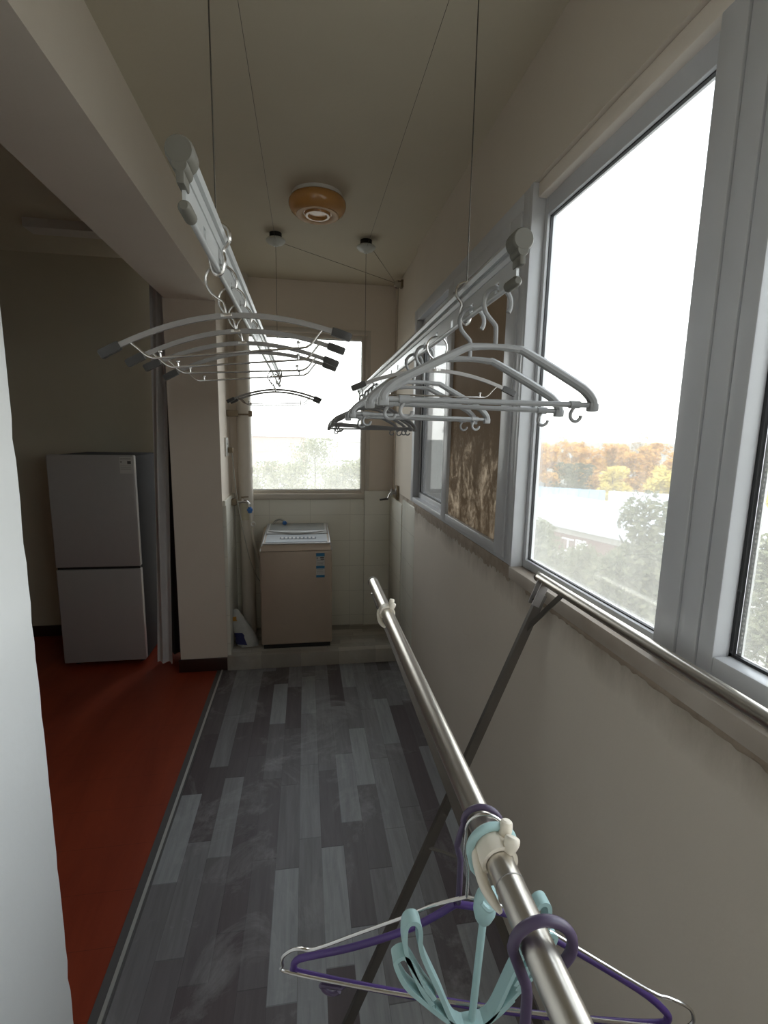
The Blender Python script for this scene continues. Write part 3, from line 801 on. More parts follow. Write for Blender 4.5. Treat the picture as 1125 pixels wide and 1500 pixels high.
for s in (-1, 1):
    def X(pp): return [(-.010 + s * (-.010 - a) * -1 if False else (-.010 + (a + .010) * (1 if s == -1 else -1)), z) for a, z in pp]
    strap(X([(-.014, -.209), (-.030, -.198), (-.046, -.158), (-.064, -.112), (-.066, -.088), (-.070, -.079), (-.077, -.079), (-.080, -.088), (-.078, -.112), (-.064, -.150), (-.052, -.172)]), .013).build('strap_loop', M['cyan'], t)
    strap(X([(-.014, -.211), (-.036, -.194), (-.060, -.168), (-.078, -.146), (-.088, -.122), (-.087, -.116), (-.080, -.114), (-.074, -.122), (-.062, -.146), (-.050, -.166)]), .013).build('strap_loop', M['cyan'], t)
    strap(X([(-.008, -.211), (-.03, -.203), (-.05, -.184)]) if s == 1 else X([(-.008, -.211), (-.03, -.200), (-.05, -.178)]), .011).build('arm', M['cyan'], t)

# ------------------------------------------------------------------ washing machine
PZ = .1
t = thing('washing_machine', 'champagne top-loading washing machine on the raised step under the far window', 'washing machine', (-.068, 3.46, PZ))
WO = V(t.location)
def wp(m, name, mt, par=t):
    m.shift(-WO); return m.build(name, mt, par)
x0, x1, y0, y1 = -.311, .175, 3.28, 3.635
wp(MB().box((x0 + .015, y0 + .012, PZ), (x1 - .012, y1 - .01, PZ + .04)), 'plinth', M['black'])
m = MB(); m.box((x0, y0, PZ + .03), (x1, y1, .800), .012, 3); wp(m, 'cabinet', M['wash'])
# bevelled upper front band and silver surround
def loft(secs):
    m = MB(); R = [[m.bm.verts.new(p) for p in s_] for s_ in secs]
    for A, B in zip(R, R[1:]):
        n = len(A)
        for k in range(n): m.bm.faces.new([A[k], A[(k + 1) % n], B[(k + 1) % n], B[k]])
    m.bm.faces.new(R[0][::-1]); m.bm.faces.new(R[-1]); return m
wp(loft([[V((x0, y0, .80)), V((x1, y0, .80)), V((x1, y1, .80)), V((x0, y1, .80))],
         [V((x0 + .006, y0 + .004, .826)), V((x1 - .006, y0 + .004, .826)), V((x1 - .006, y1, .895)), V((x0 + .006, y1, .895))],
         [V((x0 + .022, y0 + .020, .848)), V((x1 - .016, y0 + .020, .848)), V((x1 - .022, y1 - .005, .918)), V((x0 + .036, y1 - .005, .918))]]), 'upper_band', M['wash'])
m = MB()
for sx, a, c in ((-1, V((x0 + .020, y0 + .018, .846)), V((x0 + .035, y1 - .01, .918))), (1, V((x1 - .014, y0 + .018, .846)), V((x1 - .021, y1 - .01, .918)))):
    m.tube([V((x0 if sx < 0 else x1, y0 + .001, .800)) + V((.002 * -sx, 0, 0)), a, c], .006, 10, up=(1, 0, 0))
m.tube([V((x0 + .020, y0 + .018, .847)), V((x1 - .014, y0 + .018, .847))], .0055, 10)
m.tube([V((x0 + .034, y1 - .008, .919)), V((x1 - .020, y1 - .008, .919))], .0055, 10)
wp(m, 'silver_trim', M['silver'])
def tp(u, v, dz=0):   # u 0..1 across, v 0..1 front to back on the sloping top
    l = V((x0 + .022, y0 + .020, .848)).lerp(V((x0 + .036, y1 - .005, .918)), v); r = V((x1 - .016, y0 + .020, .848)).lerp(V((x1 - .022, y1 - .005, .918)), v)
    p = l.lerp(r, u); p.z += dz; return p
def slab(u0, u1, v0, v1, d0, d1):
    m = MB(); A = [tp(u, v, d0) for u, v in ((u0, v0), (u1, v0), (u1, v1), (u0, v1))]; B = [p + V((0, 0, d1 - d0)) for p in A]
    A = [m.bm.verts.new(p) for p in A]; B = [m.bm.verts.new(p) for p in B]
    m.bm.faces.new(A[::-1]); m.bm.faces.new(B)
    for k in range(4): m.bm.faces.new([A[k], A[(k + 1) % 4], B[(k + 1) % 4], B[k]])
    return m
pn = wp(slab(.03, .97, .03, .40, -.001, .006), 'control_panel', M['panel'])
m = slab(.24, .80, .16, .25, .005, .0075); m.shift(-WO); m.build('display', M['btn'], pn)
for i in range(9):
    m = slab(.26 + i * .06, .295 + i * .06, .165, .245, .007, .011); m.shift(-WO); m.build('button', M['silver'], pn)
ld = wp(slab(.02, .98, .42, .97, -.001, .012), 'lid', M['silver'])
m = slab(.05, .95, .60, .94, .011, .014); m.shift(-WO); m.build('lid_window', M['lid'], ld)
m = MB()
pts = [tp(.04 + .92 * i / 16, .52 - .10 * math.sin(PI * i / 16), .014) for i in range(17)]
m.tube(pts, .008, 10, up=(0, 0, 1), scales=[.4] + [.7 + .5 * math.sin(PI * i / 16) for i in range(1, 16)] + [.4]); m.shift(-WO); m.build('lid_handle', M['silver'], ld)
sx0, sx1 = .066, .124
st = wp(MB().box((sx0, y0 - .0022, .610), (sx1, y0 + .002, .780)), 'energy_sticker', M['st_white'])
for za, zb in ((.758, .781), (.672, .691), (.609, .626)):
    m = MB().box((sx0, y0 - .0030, za), (sx1, y0, zb)); m.shift(-WO); m.build('blue_band', M['st_blue'], st)
m = MB(); m.box((sx0 + .028, y0 - .003, .744), (sx1 - .004, y0, .753)); m.box((sx0 + .030, y0 - .003, .734), (sx1 - .003, y0, .739)); m.box((sx0 + .004, y0 - .003, .738), (sx0 + .009, y0, .752))
for k in range(4): m.box((sx0 + .005, y0 - .003, .727 - k * .011), (sx1 - .012 + .003 * (k % 2), y0, .7285 - k * .011))
for k in range(3): m.box((sx0 + .005, y0 - .003, .662 - k * .011), (sx1 - .010, y0, .6635 - k * .011))
m.shift(-WO); m.build('print', M['st_dark'], st)
m = MB(); m.tube(spline([(-.245, 3.60, .905), (-.232, 3.605, .935), (-.205, 3.61, .957), (-.175, 3.605, .958), (-.158, 3.59, .945)], 6), .008, 12); ih = wp(m, 'inlet_hose', M['hose_g'])
m = MB(); m.lathe([(0, -.012), (.013, -.012), (.014, 0), (.011, .012), (0, .014)], (-.155, 3.587, .938), 14); m.tube([(-.172, 3.587, .936), (-.138, 3.587, .936)], .005, 8); m.shift(-WO); m.build('hose_nut', M['blue'], ih)

# ------------------------------------------------------------------ utilities by the far pier
m = MB(); m.lathe([(0, PZ), (.05, PZ), (.05, ZC), (0, ZC)], (-.425, 3.605, 0), 36)
m.lathe([(0, 1.30), (.054, 1.30), (.054, 1.34), (0, 1.34)], (-.425, 3.605, 0), 36)
tag(m.build('drain_pipe', M['pvc_warm']), 'thick cream drain pipe rising in the far left corner beside the window', 'pipe')
t = thing('wall_socket', 'white electric socket on the side of the far pier', 'socket', (XL, 3.44, 1.49))
MB().box((0, -.045, -.062), (.012, .045, .062), .004).build('face_plate', M['white'], t)
m = MB(); m.box((.0115, -.02, .012), (.0128, -.016, .026)); m.box((.0115, .012, .012), (.0128, .016, .026)); m.build('slot', M['dark'], t)
t = thing('power_cord', 'grey power cord plugged into the socket and trailing behind the washing machine', 'cord', (XL + .012, 3.455, 1.47))
MB().box((.0005, -.016, -.022), (.034, .016, .016), .005).build('plug', M['brass'], t)
m = MB(); m.tube(spline([(.024, 0, -.02), (.03, -.005, -.08), (.055, -.02, -.35), (.115, -.015, -.72), (.160, .05, -.90), (.175, .135, -.97)], 8), .0032, 8); m.build('cable', M['hose_g'], t)
t = thing('water_tap', 'small metal tap on the far pier with a blue hose fitting', 'tap', (XL + .018, 3.50, 1.105))
m = MB(); m.box((0, -.022, -.022), (.035, .022, .022), .004); m.build('wall_mount', M['brass'], t)
m = MB(); m.tube(spline([(.03, 0, 0), (.06, 0, .002), (.085, 0, .004), (.105, 0, 0), (.118, 0, -.016), (.121, 0, -.04)], 5), .009, 12); m.tube([(.075, 0, 0), (.075, 0, .030)], .008, 12); m.build('spout', M['chrome'], t)
m = MB(); m.tube([(.065, 0, .034), (.115, 0, .036)], .0055, 10, scales=[1, .8]); m.lathe([(0, .026), (.010, .026), (.010, .038), (0, .038)], (.075, 0, 0), 14); m.build('lever', M['brass'], t)
t = thing('fill_hose', 'white water hose hanging from the tap down behind the washing machine', 'hose', (-.39, 3.50, 1.063))
m = MB(); m.lathe([(0, .006), (.010, .006), (.014, -.004), (.015, -.03), (.011, -.036), (0, -.036)], (0, 0, 0), 16)
for k in range(6): m.box((-.019 + .0, -.003, -.022), (.019, .003, -.006), .001, rot=Matrix.Rotation(k * PI / 6, 3, 'Z'), pivot=V((0, 0, -.014)))
m.build('coupling', M['blue'], t)
m = MB(); m.tube(spline([(0, 0, -.03), (.006, .004, -.12), (.02, .03, -.26), (.05, .09, -.42), (.055, .10, -.56), (.055, .10, -.62)], 8), .0085, 12); m.build('tube', M['hose'], t)
m = MB(); m.tube([V((.020 + .014 * math.cos(2 * PI * k / 16), -.005, -.115 + .014 * math.sin(2 * PI * k / 16))) for k in range(16)], .004, 8, up=(0, 1, 0), closed=True); m.build('hose_ring', M['white'], t)
m = MB()
for i in range(6):
    a0_, a1_ = math.radians(-125 + i * 11), math.radians(-125 + (i + 1) * 11)
    R0, R1 = .0505, .0515
    def cp_(a, r, z): return V((-.425 + r * math.cos(a), 3.605 + r * math.sin(a), z))
    for r_ in (R1,):
        m.face([cp_(a0_, r_, .965), cp_(a1_, r_, .965), cp_(a1_, r_, 1.085), cp_(a0_, r_, 1.085)])
    m.face([cp_(a0_, R0, .965), cp_(a0_, R0, 1.085), cp_(a1_, R0, 1.085), cp_(a1_, R0, .965)])
tag(m.build('paper_tag', M['tag']), 'yellowed paper notice stuck on the drain pipe behind the tap', 'notice')
t = thing('wall_bracket', 'short brown towel-rod bracket sticking out of the far pier above the socket', 'bracket', (XL, 3.53, 1.715))
MB().box((0, -.016, -.022), (.075, .016, .022), .003).build('block', M['brass'], t)
m = MB(); m.tube([(.07, 0, -.006), (.155, 0, -.006)], .006, 10); m.build('rod', M['brass'], t)
MB().box((.145, -.014, -.020), (.170, .014, .020), .003).build('end_stop', M['brass'], t)
# detergent bag
t = thing('detergent_bag', 'crumpled white and navy detergent bag slumped between the tiled pier and the washing machine', 'bag', (-.438, 3.375, PZ))
random.seed(11)
m = MB()
nz, na = 16, 20; rows = []
for i in range(nz + 1):
    h = i / nz
    w = .074 * (1 - .62 * h ** 1.6); d = .05 * (1 - h * .9) + .006
    cx = .045 - .17 * h ** 1.1; 
    rows.append([V((cx * .55 + w * math.copysign(abs(math.cos(2 * PI * k / na)) ** .7, math.cos(2 * PI * k / na)) + random.uniform(-.007, .007), .01 + .02 * h + d * math.sin(2 * PI * k / na) + random.uniform(-.004, .004), .002 + .255 * h + random.uniform(-.003, .003))) for k in range(na)])
for r in rows[:1]:
    for p in r: p.z = 0.001
bv = [[m.bm.verts.new(p) for p in r] for r in rows]
for A, B in zip(bv, bv[1:]):
    for k in range(na): m.bm.faces.new([A[k], A[(k + 1) % na], B[(k + 1) % na], B[k]])
m.bm.faces.new(bv[0][::-1]); m.bm.faces.new(bv[-1])
m.build('bag_film', M['bag_w'], t, ang=70)
def patch(i0, i1, k0, k1, name, mt, off=.0016):
    m = MB(); g = {}
    for i in range(i0, i1 + 1):
        for k in range(k0, k1 + 1):
            p = rows[i][k % na]; c = sum((q for q in rows[i]), V()) / na
            n_ = (p - c); n_.z = 0; n_.normalize(); g[i, k] = m.bm.verts.new(p + n_ * off)
    for i in range(i0, i1):
        for k in range(k0, k1): m.bm.faces.new([g[i, k], g[i, k + 1], g[i + 1, k + 1], g[i + 1, k]])
    m.build(name, mt, t, ang=70)
patch(1, 6, 9, 15, 'navy_print', M['bag_b']); patch(11, 13, 10, 15, 'orange_print', M['bag_o'])

# ------------------------------------------------------------------ fridge and curtain
t = thing('fridge', 'tall two-door grey fridge in the dim room', 'fridge', (-1.343, 3.65, 0))
FO = V(t.location)
def fp(m, name, mt, par=t):
    m.shift(-FO); return m.build(name, mt, par)
fx0, fx1, fy0, fy1 = -1.602, -1.088, 3.35, 3.925
fp(MB().box((fx0 + .004, fy0 + .05, .03), (fx1 - .004, fy1, 1.425), .006), 'cabinet', M['fridge_s'])
d1 = fp(MB().box((fx0, fy0, .700), (fx1, fy0 + .046, 1.43), .007, 3), 'door', M['fridge'])
d2 = fp(MB().box((fx0, fy0, .040), (fx1, fy0 + .046, .684), .007, 3), 'door', M['fridge'])
fp(MB().box((fx0 + .006, fy0 + .012, .684), (fx1 - .006, fy0 + .045, .700)), 'handle_recess', M['black'])
for d, z0, z1 in ((d1, .706, 1.424), (d2, .046, .678)):
    m = MB().box((fx1 - .004, fy0 + .002, z0), (fx1 + .0008, fy0 + .012, z1)); m.shift(-FO); m.build('edge_strip', M['f_edge'], d)
m = MB().box((-1.172, fy0 - .0018, 1.315), (-1.098, fy0 + .002, 1.420)); m.shift(-FO); st = m.build('energy_sticker', M['st_white'], d1)
m = MB(); m.box((-1.126, fy0 - .0026, 1.375), (-1.104, fy0, 1.395)); m.box((-1.168, fy0 - .0026, 1.385), (-1.158, fy0, 1.391))
for z in (1.410, 1.403, 1.362, 1.352, 1.342): m.box((-1.168, fy0 - .0026, z), (-1.104, fy0, z + .0015))
m.shift(-FO); m.build('print', M['st_dark'], st)
for x in (fx0 + .05, fx1 - .05):
    for y in (fy0 + .09, fy1 - .05):
        fp(MB().lathe([(0, 0), (.018, 0), (.018, .034), (0, .034)], (x, y, 0), 14), 'foot', M['black'])
t = thing('curtain', 'silvery grey curtain gathered against the far pier beside the fridge', 'curtain', (-.93, 3.36, .02))
def drape(xc0, xc1, w, y, amp, nf, z0, z1, ph):
    m = MB(); nz, nx = 24, 60; R = []
    for i in range(nz + 1):
        h = i / nz; row = []
        for k in range(nx + 1):
            u = k / nx
            x = xc0 + (xc1 - xc0) * h + (u - .5) * w * (1 - .1 * math.sin(h * 3))
            row.append(V((x, y + amp * math.sin(u * nf * 2 * PI + ph + .5 * math.sin(h * 4)) + .01 * math.sin(h * 7 + u * 5), z0 + (z1 - z0) * h)))
        R.append(row + [p + V((0, .012, 0)) for p in row[::-1]])
    bv = [[m.bm.verts.new(p) for p in r] for r in R]; n = len(bv[0])
    for A, B in zip(bv, bv[1:]):
        for k in range(n): m.bm.faces.new([A[k], A[(k + 1) % n], B[(k + 1) % n], B[k]])
    m.bm.faces.new(bv[0][::-1]); m.bm.faces.new(bv[-1]); return m
CO = V(t.location)
m = drape(-.962, -.872, .105, 3.33, .022, 1.6, .02, 2.74, .6); m.shift(-CO); m.build('light_panel', M['curtain'], t)
m = drape(-.905, -.880, .12, 3.44, .02, 2.2, .03, 2.74, .0); m.shift(-CO); tag(m.build('shade_panel', M['gap_shade'], t), 'dark sheet standing in for the shaded gap beside the pier')  # dark sheet painting the shade in the gap between curtain and pier
m = MB().box((-1.6, 3.33, 2.74), (-.84, 3.45, 2.79)); m.shift(-CO); m.build('curtain_track', M['white'], t)

# ------------------------------------------------------------------ outdoors
GZ = -7.0
M['ground'] = mat('ground', (.13, .125, .105), .9, c2=(.19, .18, .155), scale=.2)  # pale tone partly stands in for haze over the far ground
M['roof_w'] = mat('pale_metal_roof', (.52, .54, .56), .6, scale=.5)
M['roof_b'] = mat('blue_metal_roof', (.16, .25, .38), .6, scale=.5)
M['fac'] = mat('pale_facade', (.40, .38, .35), .8, scale=.5)
M['facr'] = mat('brick_facade', (.36, .26, .22), .8, scale=.5)
M['red_sign'] = mat('faded_red_sign', (.16, .09, .08), .7)
M['sign_w'] = mat('white_letters', (.85, .85, .83), .5)
M['pane_hazed'] = mat('hazed_window', (.30, .30, .30), .5)  # grey paled so the colour carries the distance haze
M['bark'] = mat('bark', (.07, .055, .045), .9)
M['lf_green'] = leafmat('green_leaves', (.055, .06, .03, 1), (.10, .10, .055, 1))
M['lf_pale'] = leafmat('grey_green_leaves', (.11, .12, .07, 1), (.22, .21, .13, 1))
M['lf_orange'] = leafmat('orange_leaves', (.52, .26, .07, 1), (.66, .42, .12, 1))
M['lf_yellow'] = leafmat('yellow_leaves', (.62, .50, .12, 1), (.72, .60, .22, 1))
M['lf_bare'] = leafmat('sparse_tan_leaves', (.34, .25, .16, 1), (.46, .36, .25, 1))
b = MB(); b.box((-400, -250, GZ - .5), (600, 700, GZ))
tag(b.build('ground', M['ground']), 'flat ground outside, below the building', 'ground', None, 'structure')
def tree(name, x, y, top, crown_h, rad, n, leaf, mt, label, group, seed, taper=.6, cat='tree'):
    rn = random.Random(seed)
    t = thing(name, label, cat, (x, y, GZ), group)
    H = top - GZ
    m = MB(); tr = max(.06, H * .016)
    m.tube([(0, 0, 0), (.03 * H * .1, .02, H * .35), (-.02, .03, H - crown_h * .22)], tr, 8, up=(1, 0, 0), scales=[1, .75, .25])
    for k in range(7):
        a = k * 2.4; z0 = H - crown_h * (.9 - .11 * k)
        r_ = rad * .6 * (1 - taper * (.1 + .11 * k))
        m.tube([(0, 0, z0), (r_ * .5 * math.cos(a), r_ * .5 * math.sin(a), z0 + crown_h * .06), (r_ * math.cos(a), r_ * math.sin(a), z0 + crown_h * .10)], tr * .35, 6, up=(.3, .5, .1), scales=[1, .6, .3])
    m.build('trunk', M['bark'], t)
    m = MB()
    blobs = []
    for k in range(34):
        h = rn.random(); a = rn.random() * 2 * PI
        rr_ = rad * (1 - taper * h) * math.sqrt(rn.random()) * .85
        blobs.append((V((rr_ * math.cos(a), rr_ * math.sin(a), H - crown_h * (1 - h * .93))), rad * rn.uniform(.2, .42)))
    vs, fs = [], []
    for i in range(n):
        c, br = rn.choice(blobs)
        d = V((rn.gauss(0, 1), rn.gauss(0, 1), rn.gauss(0, 1))).normalized() * br * rn.random() ** .4
        p = c + d
        if p.z > H: p.z = H - rn.random() * .2
        u = V((rn.gauss(0, 1), rn.gauss(0, 1), rn.gauss(0, 1))).normalized(); w = u.orthogonal().normalized()
        s_ = leaf * rn.uniform(.6, 1.3); k0 = len(vs)
        vs += [p - u * s_, p + w * s_ * .5, p + u * s_, p - w * s_ * .5]
        fs.append((k0, k0 + 1, k0 + 2, k0 + 3))
    me = bpy.data.meshes.new('foliage'); me.from_pydata(vs, [], fs); me.materials.append(mt)
    o = bpy.data.objects.new('foliage', me); COL.objects.link(o); o.parent = t
    return t
GT = 'leafy trees right outside the windows'
tree('leafy_tree', 5.35, 7.05, .80, 6.0, 1.6, 26000, .06, M['lf_pale'], 'leafy tree rising highest in the middle of the large pane', GT, 1, .82)
tree('leafy_tree', 4.45, 8.9, .05, 5.2, 1.3, 20000, .06, M['lf_pale'], 'lower leafy tree at the left side of the large pane', GT, 2, .6)
tree('leafy_tree', 8.9, 7.6, .05, 5.0, 1.3, 18000, .06, M['lf_pale'], 'leafy tree partly hidden by the mullion on the right', GT, 3, .6)
tree('leafy_tree', 6.9, 5.0, .0, 4.6, 1.0, 9000, .055, M['lf_pale'], 'leafy tree low in the rightmost pane', GT, 4)
tree('leafy_tree', 6.7, 10.0, -.75, 5.0, 1.6, 20000, .065, M['lf_pale'], 'broad leafy tree low behind the others in the large pane', GT, 5, .4)
GO = 'autumn trees behind the sheds'
k = 0
dirv = V((.83, -.56, 0)).normalized()
for i, (off, top, c) in enumerate(((-15, -.3, 'o'), (-8.6, .6, 'o'), (-2.2, .0, 'o'), (4.2, .5, 'o'), (10.6, .2, 'o'), (17, .6, 'o'), (23.4, .0, 'o'), (30.6, .5, 'o'))):
    p = V((46, 70, 0)) + dirv * off
    tree('autumn_tree', p.x, p.y, top, 6.8, 2.6, 3600, .28, M['lf_orange'], 'orange autumn tree in the row behind the low sheds', GO, 20 + i, .12)
for i, (off, top) in enumerate(((-2.5, -1.9), (3, -1.6), (8.5, -1.9), (14, -1.7))):
    p = V((38.5, 52, 0)) + dirv * off
    tree('autumn_tree', p.x, p.y, top, 5.0, 2.2, 3000, .24, M['lf_yellow'], 'bright yellow tree in front of the orange row', GO, 40 + i, .15)
for i, off in enumerate((-11.8, -5.4, 1.0, 7.4, 13.8, 20.2, 26.6)):
    p = V((50.5, 76.5, 0)) + dirv * off
    tree('autumn_tree', p.x, p.y, (.3, .9, .5, .8, .4, .9, .6)[i], 7.2, 2.6, 3600, .28, M['lf_orange'], 'orange autumn tree in the row behind the low sheds', GO, 90 + i, .12)
tree('round_bush', 27.2, 47, -1.2, 5.5, 3.0, 2500, .24, M['lf_green'], 'grey-green round tree at the left end of the orange row', GO, 50, .4)
tree('bare_tree', 53.6, 96, 3.2, 9.5, 4.2, 1100, .22, M['lf_bare'], 'pale half-bare tree standing above the orange row, left one', 'half-bare trees on the skyline', 60, .5)
tree('bare_tree', 59.5, 80.3, 3.6, 9.5, 3.6, 1100, .22, M['lf_bare'], 'pale half-bare tree standing above the orange row, right one', 'half-bare trees on the skyline', 61, .5)
def shed(name, c, ax, L, W, zr, ze, mroof, mwall, label):
    """gabled shed: centre of ridge, axis direction, length, half width"""
    a = V((ax[0], ax[1], 0)).normalized(); p = V((-a.y, a.x, 0))
    t = thing(name, label, 'shed', (c[0], c[1], GZ))
    def Q(u, v, z): return a * u + p * v + V((0, 0, z - GZ))
    m = MB()
    for s in (-1, 1):
        lo = [Q(-L, 0, zr), Q(L, 0, zr), Q(L, s * W, ze), Q(-L, s * W, ze)]
        up_ = [q + V((0, 0, .12)) for q in lo]
        A = [m.bm.verts.new(q) for q in lo]; B = [m.bm.verts.new(q) for q in up_]
        m.bm.faces.new(A); m.bm.faces.new(B[::-1])
        for k in range(4): m.bm.faces.new([A[k], A[(k + 1) % 4], B[(k + 1) % 4], B[k]])
    rf = m.build('roof', mroof, t, smooth=False)
    m = MB()
    for s in (-1, 1):
        for k in range(int(L * 2 / .8)):
            u = -L + .4 + k * .8
            m.tube([Q(u, 0, zr + .14), Q(u, s * W, ze + .14)], .04, 4, up=(0, 0, 1))
    m.build('roof_ribs', mroof, rf, smooth=False)
    m = MB(); w = W - .4
    pts = [Q(-L + .3, -w, 0), Q(-L + .3, w, 0), Q(-L + .3, w, ze - .05), Q(-L + .3, 0, zr - .1), Q(-L + .3, -w, ze - .05)]
    pts = [V((q.x, q.y, q.z if i > 1 else 0.0)) for i, q in enumerate(pts)]
    A = [m.bm.verts.new(q) for q in pts]; B = [m.bm.verts.new(q + a * (2 * L - .6)) for q in pts]
    m.bm.faces.new(A); m.bm.faces.new(B[::-1])
    for k in range(5): m.bm.faces.new([A[k], A[(k + 1) % 5], B[(k + 1) % 5], B[k]])
    m.build('walls', mwall, t, smooth=False)
    return t, a, p
s1, a1, p1 = shed('shed', (18.6, 21.2), (.34, -.94), 8.5, 5.0, -2.25, -2.98, M['roof_w'], M['fac'], 'low shed with a pale metal roof and a faded red sign behind the trees')
m = MB()
def Q1(u, v, z): return a1 * u + p1 * v + V((0, 0, z - GZ))
sv = -5.0 + .4 if (p1.x > 0) else 4.6
so = -.12 if sv < 0 else .12
A = [Q1(-6.5, sv, -4.25), Q1(2.0, sv, -4.25), Q1(2.0, sv, -3.35), Q1(-6.5, sv, -3.35)]
A2 = [q + p1 * so for q in A]
va = [m.bm.verts.new(q) for q in A]; vb = [m.bm.verts.new(q) for q in A2]
m.bm.faces.new(va); m.bm.faces.new(vb[::-1])
for k in range(4): m.bm.faces.new([va[k], va[(k + 1) % 4], vb[(k + 1) % 4], vb[k]])
sg = m.build('sign_board', M['red_sign'], s1, smooth=False)
# characters: 丁 and 雕 in white strokes
cu = bpy.data.curves.new('sign_letters', 'FONT'); cu.body = '\u4e01\u96d5'; cu.size = .82; cu.extrude = .03; cu.align_x = 'CENTER'
tx = bpy.data.objects.new('sign_letters', cu); COL.objects.link(tx)
bpy.context.view_layer.update()
dg = bpy.context.evaluated_depsgraph_get()
me = bpy.data.meshes.new_from_object(tx.evaluated_get(dg)); bpy.data.objects.remove(tx)
me.name = 'sign_letters'; me.materials.clear(); me.materials.append(M['sign_w'])
tx = bpy.data.objects.new('sign_letters', me); COL.objects.link(tx); tx.parent = sg
yv = V((0, 0, 1)); zv = (p1 * so).normalized(); xv = yv.cross(zv)
pos = Q1(-2.6, sv, -4.12) + p1 * (so * 1.35)
tx.matrix_local = Matrix(((xv.x, yv.x, zv.x, pos.x), (xv.y, yv.y, zv.y, pos.y), (xv.z, yv.z, zv.z, pos.z), (0, 0, 0, 1)))
shed('shed', (20.4, 40.0), (.83, -.55), 5.2, 5, -2.95, -4.2, M['roof_b'], M['fac'], 'low shed with a pale blue metal roof, left of the large pane')
shed('shed', (29.3, 34.1), (.83, -.55), 5.2, 5, -2.95, -4.2, M['roof_w'], M['fac'], 'long low shed with a white metal roof beyond the leafy tree')
shed('shed', (33, 20.5), (.5, -.86), 5.0, 5, -2.6, -3.8, M['roof_w'], M['fac'], 'low shed with a white roof seen in the rightmost pane')
def block(name, x, y, w, d, top, mt, label, cols, rows_, floors=True):
    t = thing(name, label, 'building', (x, y, GZ), 'distant buildings')
    H = top - GZ
    MB().box((-w / 2, -d / 2, 0), (w / 2, d / 2, H)).build('walls', mt, t, smooth=False)
    MB().box((-w / 2 - .3, -d / 2 - .3, H), (w / 2 + .3, d / 2 + .3, H + .5)).build('roof', M['roof_w'], t, smooth=False)
    for i in range(cols):
        for j in range(rows_):
            cx = -w / 2 + w * (i + .5) / cols; cz = H * (j + .6) / (rows_ + .4)
            MB().box((cx - w / cols * .28, -d / 2 - .1, cz - H / rows_ * .22), (cx + w / cols * .28, -d / 2 + .1, cz + H / rows_ * .22)).build('window', M['pane_hazed'], t, smooth=False)
    return t
block('low_building', -8.5, 118, 17, 12, .4, M['facr'], 'low pinkish building at the left of the far window view', 6, 2)
block('low_building', 11.5, 120, 8, 10, -.6, M['fac'], 'pale low building at the right of the far window view', 3, 2)
GB = 'trees outside the far window'
for i, (x, y, top, cr, rad, lb) in enumerate(((1.2, 62, .8, 7, 4.2, 'tallest pale tree in the middle of the far window view'),
        (-4.6, 48, -1.2, 5, 3.4, 'pale bushy tree at the left of the far window view'), (-1.2, 40, -1.0, 5, 3.0, 'pale bushy tree just left of the middle of the far window view'),
        (3.6, 44, -.9, 5, 3.0, 'pale bushy tree right of the middle in the far window view'), (6.2, 52, -1.0, 5, 3.0, 'pale bushy tree at the right edge of the far window view'),
        (-2.4, 27, -1.7, 4, 2.5, 'nearer leafy treetop low at the left of the far window view'), (3.0, 25, -1.6, 4, 2.4, 'nearer leafy treetop low at the right of the far window view'))):
    tree('leafy_tree', x, y, top, cr, rad, 3200, .16 if y > 30 else .11, M['lf_pale'], lb, GB, 70 + i, .4)

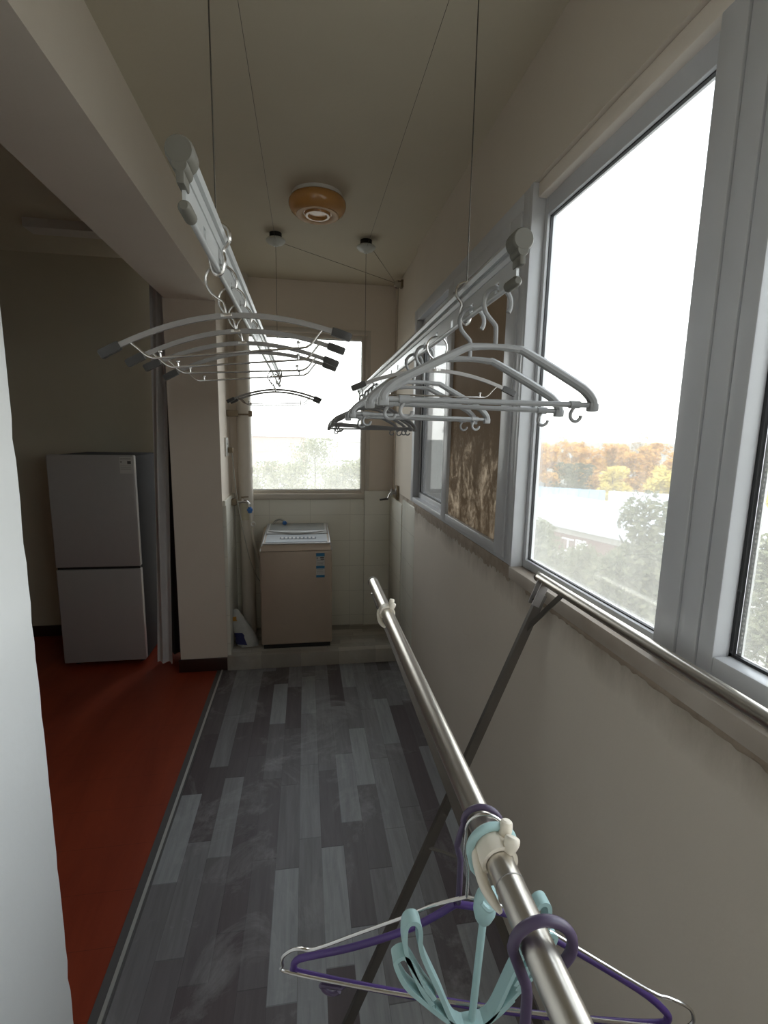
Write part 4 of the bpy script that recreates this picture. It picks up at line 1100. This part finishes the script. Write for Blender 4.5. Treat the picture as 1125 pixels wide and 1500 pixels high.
# ------------------------------------------------------------------ light
w = bpy.data.worlds.new('sky'); SC.world = w; w.use_nodes = True
nt = w.node_tree; nt.nodes.clear()
out = nt.nodes.new('ShaderNodeOutputWorld'); bg = nt.nodes.new('ShaderNodeBackground')
tc = nt.nodes.new('ShaderNodeTexCoord'); sp = nt.nodes.new('ShaderNodeSeparateXYZ'); rp_ = nt.nodes.new('ShaderNodeValToRGB')
nt.links.new(tc.outputs['Generated'], sp.inputs[0]); nt.links.new(sp.outputs[2], rp_.inputs[0])
e = rp_.color_ramp.elements
e[0].position = 0; e[0].color = (.96, .95, .93, 1); e[1].position = .6; e[1].color = (.84, .90, 1.0, 1)
nt.links.new(rp_.outputs[0], bg.inputs[0]); bg.inputs[1].default_value = 2.6
nt.links.new(bg.outputs[0], out.inputs[0])
def portal(name, loc, rot, sx, sy):
    l = bpy.data.lights.new(name, 'AREA'); l.shape = 'RECTANGLE'; l.size = sx; l.size_y = sy
    l.cycles.is_portal = True
    o = bpy.data.objects.new(name, l); o.location = loc; o.rotation_euler = rot; COL.objects.link(o)
portal('daylight_portal_side', (.74, .95, 1.72), (0, PI / 2, 0), 1.1, 3.95)
portal('daylight_portal_end', (0, 3.74, 1.71), (-PI / 2, 0, 0), .86, 1.1)

# ------------------------------------------------------------------ camera and view
cam = bpy.data.cameras.new('camera'); co = bpy.data.objects.new('camera', cam); COL.objects.link(co)
cam.sensor_fit = 'HORIZONTAL'; cam.sensor_width = 36; cam.lens = 714.68 / 1125 * 36; cam.clip_start = .02; cam.clip_end = 2000
ya, pi_, ro = .160660044, .160574164, .0176233965
F = V((math.sin(ya) * math.cos(pi_), math.cos(ya) * math.cos(pi_), -math.sin(pi_)))
Rt = V((math.cos(ya), -math.sin(ya), 0)); U = Rt.cross(F)
r_ = Rt * math.cos(ro) + U * math.sin(ro); u_ = U * math.cos(ro) - Rt * math.sin(ro)
co.matrix_world = Matrix(((r_.x, u_.x, -F.x, 0), (r_.y, u_.y, -F.y, 0), (r_.z, u_.z, -F.z, 1.6), (0, 0, 0, 1)))
SC.camera = co
vs = SC.view_settings
SC.display_settings.display_device = 'sRGB'
vs.view_transform = 'Standard'; vs.look = 'None'; vs.exposure = 1.22; vs.gamma = 1; vs.use_curve_mapping = False
cy = SC.cycles
cy.use_denoising = True; cy.max_bounces = 10; cy.diffuse_bounces = 6; cy.glossy_bounces = 4; cy.transmission_bounces = 8; cy.transparent_max_bounces = 12
cy.sample_clamp_indirect = 6
